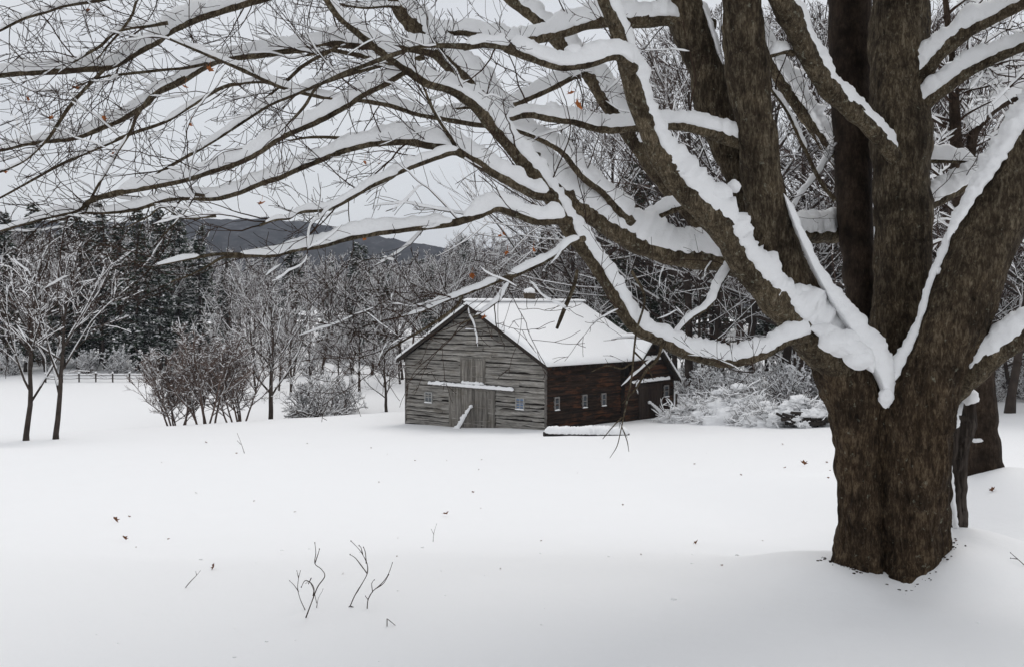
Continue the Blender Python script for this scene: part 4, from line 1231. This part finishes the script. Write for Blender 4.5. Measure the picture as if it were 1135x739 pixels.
door(-6.9, -3.6, -.7, 1.88, fput, M['door_wood'])
door(-6.0, -4.35, 2.3, 3.55, fput, M['door_wood'], 1, 'hay_door')
s = MB(); us = np.linspace(-6.05, -4.3, 40); s.ridge([fput(q, .09, 2.22) for q in us], .02, .1, .09, 3, 9, .1)
s.build('snow', M['snow_far'], barn)
framed(-8.98, -8.36, .98, 1.6, fput, 'window', M['glass'], M['frame_white'])
framed(-2.04, -1.42, 1.03, 1.67, fput, 'window', M['glass_blue'], M['frame_white'], label='small window with blue panes')
framed(-5.7, -5.05, 5.2, 5.75, fput, 'window', M['dark_trim'], M['trim'], (0, 0), 'dark opening high in the gable')
for u, z in ((.62, 1.05), (2.98, 1.02), (4.68, 1.0)): framed(u, u + .42, z, z + .7, sput, 'window', M['glass'], M['frame_grey'], (0, 1))
framed(10.35, 10.85, 1.15, 1.85, wput, 'window', M['glass'], M['frame_grey'], (0, 1))
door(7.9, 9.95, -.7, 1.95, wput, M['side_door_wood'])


def rail(u0, u1, z, put, mat, sag=.05):
    us = np.linspace(u0, u1, 60)
    c = np.array([put(q, .15, z + sag * (q - u0) / (u1 - u0)) for q in us])
    r = MB(); r.tube(c, .06, 8, cap=True)
    for q in np.linspace(u0 + .3, u1 - .3, 5):
        r.tube(np.array([put(q, .0, z), put(q, .14, z + .01)]), .03, 6)
    ro = r.build('door_rail', mat, barn)
    s = MB(); s.ridge(c, .06, .13, .09, u0, 11, .08); s.build('snow', M['snow_far'], ro)


rail(-8.65, -2.05, 2.05, fput, M['trim'], -.06)
rail(7.0, 10.8, 2.12, wput, M['dark_trim'], .06)
x = MB(); x.box(-W / 2 - .22, -W / 2 + .22, 4.6, 5.1, RH - .2, RH + .62)
x.box(-W / 2 - .26, -W / 2 + .26, 4.56, 5.14, RH + .62, RH + .7)
ch = x.build('chimney', M['brick'], roof, False)
x = MB(); x.blob((-W / 2, 4.85, RH + .83), (.33, .33, .2), 3, 10); x.build('snow', M['snow_far'], roof)


def bw(u, o_, z, put):
    q = np.array(put(u, o_, z)); c, s = math.cos(BRZ), math.sin(BRZ)
    return B0 + V(q[0] * c - q[1] * s, q[0] * s + q[1] * c, q[2])


# poles leaning on the doors, caked with snow
for (nm, lab, a, b_, k) in (('leaning_pole', 'short snow caked pole leaning on the big front door of the barn', bw(-5.9, .75, -.75, fput), bw(-5.25, .13, .92, fput), 3),
                            ('leaning_pole', 'snow caked pole leaning on the dark side door of the barn', bw(10.0, .9, -.5, wput), bw(8.75, .14, .9, wput), 8)):
    o = thing(nm, lab, 'pole', a)
    pts = np.linspace(0, 1, 30)[:, None] * (b_ - a)[None]
    x = MB(); x.tube(pts, .045, 7, cap=True); po = x.build('pole', M['trim'], o)
    x = MB(); x.ridge(pts, .045, np.linspace(.26, .1, 30), np.linspace(.17, .09, 30), k, 11, .1, 1.2)
    x.blob((0.05, -.05, .28), (.36, .3, .22), k, 10)
    x.blob(pts[-1] + V(0, -.02, .06), (.12, .12, .1), k + 1, 8)
    x.build('snow', M['snow_far'], po)

# the snow covered beam lying before the barn
a, da = ground(603, 485); b_, db = ground(697, 485)
a = P(603, 481, 51.5); b_ = P(697, 482, 52.5)
o = thing('fallen_log', 'long straight log under a thick roll of snow, lying in front of the barn side', 'log', (a + b_) / 2)
pts = np.linspace(0, 1, 70)[:, None] * (b_ - a)[None] + a - (a + b_) / 2
x = MB(); x.tube(pts + (n1(np.arange(70) * .2, 3)[:, None] - .5) * .05, .15, 9, cap=True); po = x.build('log', M['dark_trim'], o)
x = MB(); x.ridge(pts + UP * .03, .15, .24, .33, 5, 13, .3, .7); x.build('snow', M['snow_far'], po)

# ------------------------------------------------------------------ brush piles to the right of the barn
def brush(px, py, d, R, H, label, seed, n=60, dark=0.0):
    rng = np.random.default_rng(seed)
    c = P(px, py, d); c[2] = float(zg(c[0], c[1]))
    o = thing('brush_pile', label, 'brush pile', c)
    x, y = MB(), MB()
    for i in range(int(n * 1.9)):
        a = rng.uniform(0, 6.3); q = rng.uniform(0, .95)
        p0 = V(math.cos(a) * R * q, math.sin(a) * R * .6 * q, H * (1 - q * q) * rng.uniform(.1, .8))
        dd = V(math.cos(a) * .8 + rng.normal(0, .5), math.sin(a) * .8 + rng.normal(0, .5), rng.uniform(-.15, .9))
        L = rng.uniform(.5, 1.3); pts = grow(rng, p0, dd, L, 7, .18, -.05)
        x.tube(pts, np.linspace(.017, .006, 8), 4)
        for w in range(3):
            k = rng.integers(1, 6); pp = grow(rng, pts[k], side_dir(rng, (pts[k + 1] - pts[k]) * 7 / L, .8), L * .5, 4, .2, -.03); x.tube(pp, np.linspace(.01, .005, 5), 3)
            if rng.random() < .6: y.ridge(pp, .01, .035, .022, i + w, 5, .1)
        y.ridge(pts, .012, .05, .03, i, 7, .12, 1.6)
    if not dark: y.blob((0, 0, 0), (R * .95, R * .55, H * .55), seed, 40, .55, 6)
    for i in range(int(n * (1.5 if dark else .75))):
        a = rng.uniform(0, 6.3); q = math.sqrt(rng.random()) * .92
        hz = H * (1 - q ** 2) * (rng.uniform(.55, .95) if dark else rng.uniform(.25, .95))
        s_ = rng.uniform(.08, .3) * (1.5 if dark else 1)
        y.blob((math.cos(a) * R * q, math.sin(a) * R * .6 * q, hz), (s_ * 1.3, s_ * 1.1, s_ * .62), i + seed, 15, .85, 3.4)
    for i in range(int(dark)):
        a = rng.uniform(-1, 1) * R * .9; zc = rng.uniform(.02, .45) * H
        p0 = V(a, -R * .6 + rng.uniform(0, .3), zc); q = grow(rng, p0, V(rng.choice([-1, 1]), rng.uniform(-.2, .2), rng.uniform(-.05, .3)), rng.uniform(.5, 1.1), 5, .1)
        x.tube(q, rng.uniform(.06, .13), 6, cap=True)
    bo = x.build('branches', M['twig_far'] if not dark else M['dark_trim'], o)
    y.build('snow', M['snow_far'], bo)


brush(775, 472, 60, 2.0, 1.5, 'low tangled brush heap with fine bare stems, nearest the barn', 1, 80)
brush(815, 476, 58, 2.3, 2.2, 'large mounded brush heap smothered in snow between the barn and the maple', 2, 85)
brush(852, 480, 56, 1.5, 1.3, 'small snow covered brush heap beside the heap with dark logs', 4, 50)
brush(893, 482, 55, 1.7, 1.75, 'snow capped brush heap with black logs showing, close left of the maple trunk', 3, 34, 16)

# ------------------------------------------------------------------ the rail fences
def fence(px0, px1, d0, d1, n, label, hh=1.0):
    a = V((px0 - 567.5) / 1200 * d0, d0, 0); b_ = V((px1 - 567.5) / 1200 * d1, d1, 0)
    o = thing('rail_fence', label, 'fence', (*(a + b_)[:2] / 2, float(zg(*((a + b_) / 2)[:2]))))
    base = np.array(o.location)
    tops = []
    for i in range(n):
        p = a + (b_ - a) * i / (n - 1); p[2] = float(zg(p[0], p[1]))
        x = MB(); x.tube(np.array([p - UP * .3, p + UP * .5 * hh, p + UP * hh]) - base, .07, 6, cap=True)
        po = x.build('post', M['bark_far'], o, False)
        x = MB(); x.blob(p + UP * (hh + .04) - base, (.11, .11, .09), i, 7); x.build('snow', M['snow_far'], po)
        tops.append(p)
    for i in range(n - 1):
        for f in (.45, .85):
            q = np.linspace(0, 1, 12)[:, None] * (tops[i + 1] - tops[i])[None] + tops[i] + UP * hh * f - base
            q[:, 2] += -.04 * np.sin(np.linspace(0, PI, 12)) + random.uniform(-.02, .02)
            x = MB(); x.tube(q, .05, 6, cap=True); ro = x.build('rail', M['bark_far'], o)
            x = MB(); x.ridge(q, .05, .06, .07, i + f, 7, .2); x.build('snow', M['snow_far'], ro)


fence(50, 200, 103, 101, 9, 'low wooden rail fence along the far side of the left field', .85)
fence(750, 790, 68, 70, 3, 'short snow topped rail fence just right of the barn', 1.1)

# ------------------------------------------------------------------ dry sprigs standing in the near snow
def sprig(label, chains, foot, group=None, r=.0035, name='dry_sprig'):
    g0, d = ground(*foot)
    o = thing(name, label, 'sprig', g0)
    x = MB()
    for ch in chains:
        rows = resample([[*P(a, b_, d + (i * .012))] for i, (a, b_) in enumerate(ch)], .01)
        rr = np.linspace(r, r * .45, len(rows)) * (1 + .5 * (n1(np.arange(len(rows)) * .35, ch[0][0]) - .5))
        if ch is chains[0]: rows = np.vstack([rows[:1] - UP * .05, rows]); rr = np.concatenate([rr[:1], rr])
        x.tube(rows - g0, rr, 6, cap=True)
        x.blob(rows[-1] - g0, np.array([1, 1, 1.6]) * r * .9, 1, 4, .1)
    x.build('stems', M['twig'], o)


sprig('zigzag dry twig, tallest of the left cluster of sprigs in the near snow',
      [[(339, 684), (345, 668), (352, 650), (360, 638), (356, 630), (349, 624), (350, 612), (349, 601)], [(349, 624), (353, 612), (354, 608)], [(347, 660), (348, 652), (344, 645), (338, 643), (334, 650)], [(345, 640), (342, 646)]], (339, 684))
sprig('forked dry twig left in the left cluster of sprigs', [[(338, 675), (333, 664), (330, 652), (331, 640), (333, 632)], [(331, 655), (326, 648), (321, 643)], [(331, 640), (329, 632)]], (338, 676), r=.0026)
sprig('very small dry twig on the right of the left cluster of sprigs', [[(351, 672), (353, 662), (357, 655), (358, 652)], [(351, 668), (348, 655), (343, 644), (339, 646)]], (351, 673), r=.002)
sprig('dry branching twig with a bent foot, middle one of the near sprigs',
      [[(384, 674), (388, 671), (393, 660), (402, 645), (407, 635), (407, 625), (402, 614), (396, 606), (389, 599)], [(407, 635), (401, 627), (394, 618), (388, 614)], [(406, 624), (405, 612), (403, 606)], [(402, 614), (400, 606), (398, 604)], [(388, 671), (396, 674)]], (388, 673))
sprig('dry curved twig with two prongs, rightmost of the near sprigs', [[(407, 673), (408, 664), (413, 655), (421, 648), (428, 640), (432, 632), (435, 623)], [(416, 652), (425, 646), (431, 636)], [(413, 656), (412, 646), (415, 642)], [(408, 664), (405, 660)]], (407, 674), r=.0028)
sprig('lone straight dry twig slanting out of the snow, left of the sprigs', [[(206, 650), (212, 643), (218, 637), (222, 632)], [(218, 637), (217, 633)]], (206, 651), r=.0022)
sprig('short bare twig lying half buried below the near sprigs', [[(429, 685), (434, 689), (440, 694)]], (440, 694), r=.0025)
sprig('small dry twig poking from the drift at the right edge', [[(1138, 628), (1128, 619), (1120, 612)], [(1128, 619), (1120, 618)]], (1138, 629), r=.003)
sprig('faint thin twig sticking up from the slope below the crest', [[(480, 600), (481, 590), (484, 580)], [(481, 592), (478, 586)]], (480, 600), r=.0025)
sprig('thin drooping weed far out on the slope left of the barn', [[(271, 502), (267, 490), (263, 480)], [(267, 492), (263, 488)]], (271, 502), r=.011)

# ------------------------------------------------------------------ dead leaves on the snow
fr = np.random.default_rng(31)
spots = [(128, 579, 4.2, 'upright brown leaf standing in the snow, the largest on the slope at the left'), (138, 599, 3.8, 'flat orange leaf on the snow below the upright brown one'),
         (237, 631, 4.4, 'dark crumpled leaf lying on the crest of the near snow'), (494, 572, 4.0, 'orange brown leaf standing on edge in the middle of the slope'),
         (891, 516, 4.0, 'reddish leaf on the snow just left of the maple trunk'), (1100, 545, 3.6, 'small red leaf on the drift below the tree behind the maple'),
         (772, 603, 3.4, 'small dark leaf on the crest snow left of the maple foot')]
for (a, b_, s_, lab) in spots:
    q, d = ground(a, b_); v, tr = leaf_mesh(fr, s_ * 2.0 * d / 1200)
    x = MB(); x.add(v + UP * s_ * .8 * d / 1200, None, tr); o = x.build('dead_leaf', M['leaf_brown'], None, False); o.location = q
    tag(o, lab, 'leaf', 'dead leaves on the snow')
many = [(143, 573), (179, 513), (217, 547), (262, 503), (282, 556), (327, 568), (187, 598), (151, 607), (228, 491), (340, 492), (411, 497), (429, 504), (460, 511), (495, 511), (531, 521), (534, 510), (524, 546), (533, 564), (420, 535), (441, 597), (440, 617), (555, 631), (380, 636), (770, 515), (867, 493), (783, 503), (821, 527), (870, 519), (916, 513), (920, 522), (918, 530), (845, 600), (800, 627), (640, 525), (690, 560), (600, 600), (710, 615), (1060, 600)]
for i, (a, b_) in enumerate(many):
    q, d = ground(a, b_); v, tr = leaf_mesh(fr, fr.uniform(1.0, 2.2) * 1.9 * d / 1200)
    v[:, 2] *= .6
    x = MB(); x.add(v + UP * .006 * d / 6, None, tr); o = x.build('dead_leaf', M['leaf_brown'], None, False); o.location = q
    tag(o, 'tiny curled brown leaf fleck lying on the open snow slope', 'leaf', 'leaf flecks on the snow')

# ------------------------------------------------------------------ air
hz = MB(); hz.box(-2600, 2600, -450, 2650, -12, 140)
m = bpy.data.materials.new('haze'); m.use_nodes = True; nt = m.node_tree
for n_ in list(nt.nodes):
    if n_.type != 'OUTPUT_MATERIAL': nt.nodes.remove(n_)
pv = nt.nodes.new('ShaderNodeVolumePrincipled'); pv.inputs['Color'].default_value = (.76, .84, 1, 1); pv.inputs['Density'].default_value = .0002; pv.inputs['Anisotropy'].default_value = .2
nt.links.new(pv.outputs['Volume'], [n_ for n_ in nt.nodes if n_.type == 'OUTPUT_MATERIAL'][0].inputs['Volume'])
o = hz.build('haze', m, None, False); tag(o, 'thin cold winter haze over the valley', 'haze', kind='stuff')

# ------------------------------------------------------------------ light
SUN_EL, SUN_AZ = math.radians(60), math.radians(25)      # azimuth from +y towards +x
w = bpy.data.worlds.new('World'); scene.world = w; w.use_nodes = True
nt = w.node_tree; g = N(nt)
bg = nt.nodes['Background']; bg.inputs['Strength'].default_value = .1
sky = nt.nodes.new('ShaderNodeTexSky'); sky.sky_type = 'NISHITA'; sky.sun_disc = False; sky.sun_elevation = SUN_EL; sky.sun_rotation = SUN_AZ
tc = nt.nodes.new('ShaderNodeTexCoord')
sep = nt.nodes.new('ShaderNodeSeparateXYZ'); g.l(tc.outputs['Generated'], sep.inputs[0])
ov = g.ramp(sep.outputs['Z'], [(0.0, (8.4, 8.45, 8.6)), (.12, (8.0, 8.1, 8.3)), (.35, (8.0, 8.1, 8.3)), (1.0, (8.4, 8.45, 8.6))])
mp_ = nt.nodes.new('ShaderNodeMapping'); mp_.inputs['Scale'].default_value = (1, 1, 3.5); g.l(tc.outputs['Generated'], mp_.inputs['Vector'])
cl = g.ramp(g.noise(mp_.outputs['Vector'], 2.6, 5, .55), [(.3, (.9, .91, .93)), (.7, (1.05, 1.05, 1.04))])
ov = g.mix(1.0, ov, cl, 'MULTIPLY')
g.l(g.mix(.9, sky.outputs['Color'], ov), bg.inputs['Color'])
sl_ = bpy.data.lights.new('sun', 'SUN'); sl_.energy = 1.0; sl_.angle = math.radians(28); sl_.color = (1, .965, .92)
so_ = bpy.data.objects.new('sun', sl_); COL.objects.link(so_)
dv = Vector((math.cos(SUN_EL) * math.sin(SUN_AZ), math.cos(SUN_EL) * math.cos(SUN_AZ), math.sin(SUN_EL)))
so_.rotation_euler = dv.to_track_quat('Z', 'Y').to_euler()

# ------------------------------------------------------------------ camera
cd = bpy.data.cameras.new('camera'); cd.sensor_width = 36; cd.lens = 1200 / 1135 * 36; cd.clip_end = 6000; cd.clip_start = .05
co_ = bpy.data.objects.new('camera', cd); COL.objects.link(co_)
co_.location = (0, 0, CAM_Z); co_.rotation_euler = (PI / 2 + PITCH, 0, 0)
scene.camera = co_
vs = scene.view_settings
vs.view_transform = 'Standard'; vs.look = 'None'; vs.exposure = 0; vs.gamma = 1; vs.use_curve_mapping = False
scene.cycles.max_bounces = 6; scene.cycles.diffuse_bounces = 3; scene.cycles.glossy_bounces = 2; scene.cycles.volume_bounces = 0
scene.cycles.use_denoising = True
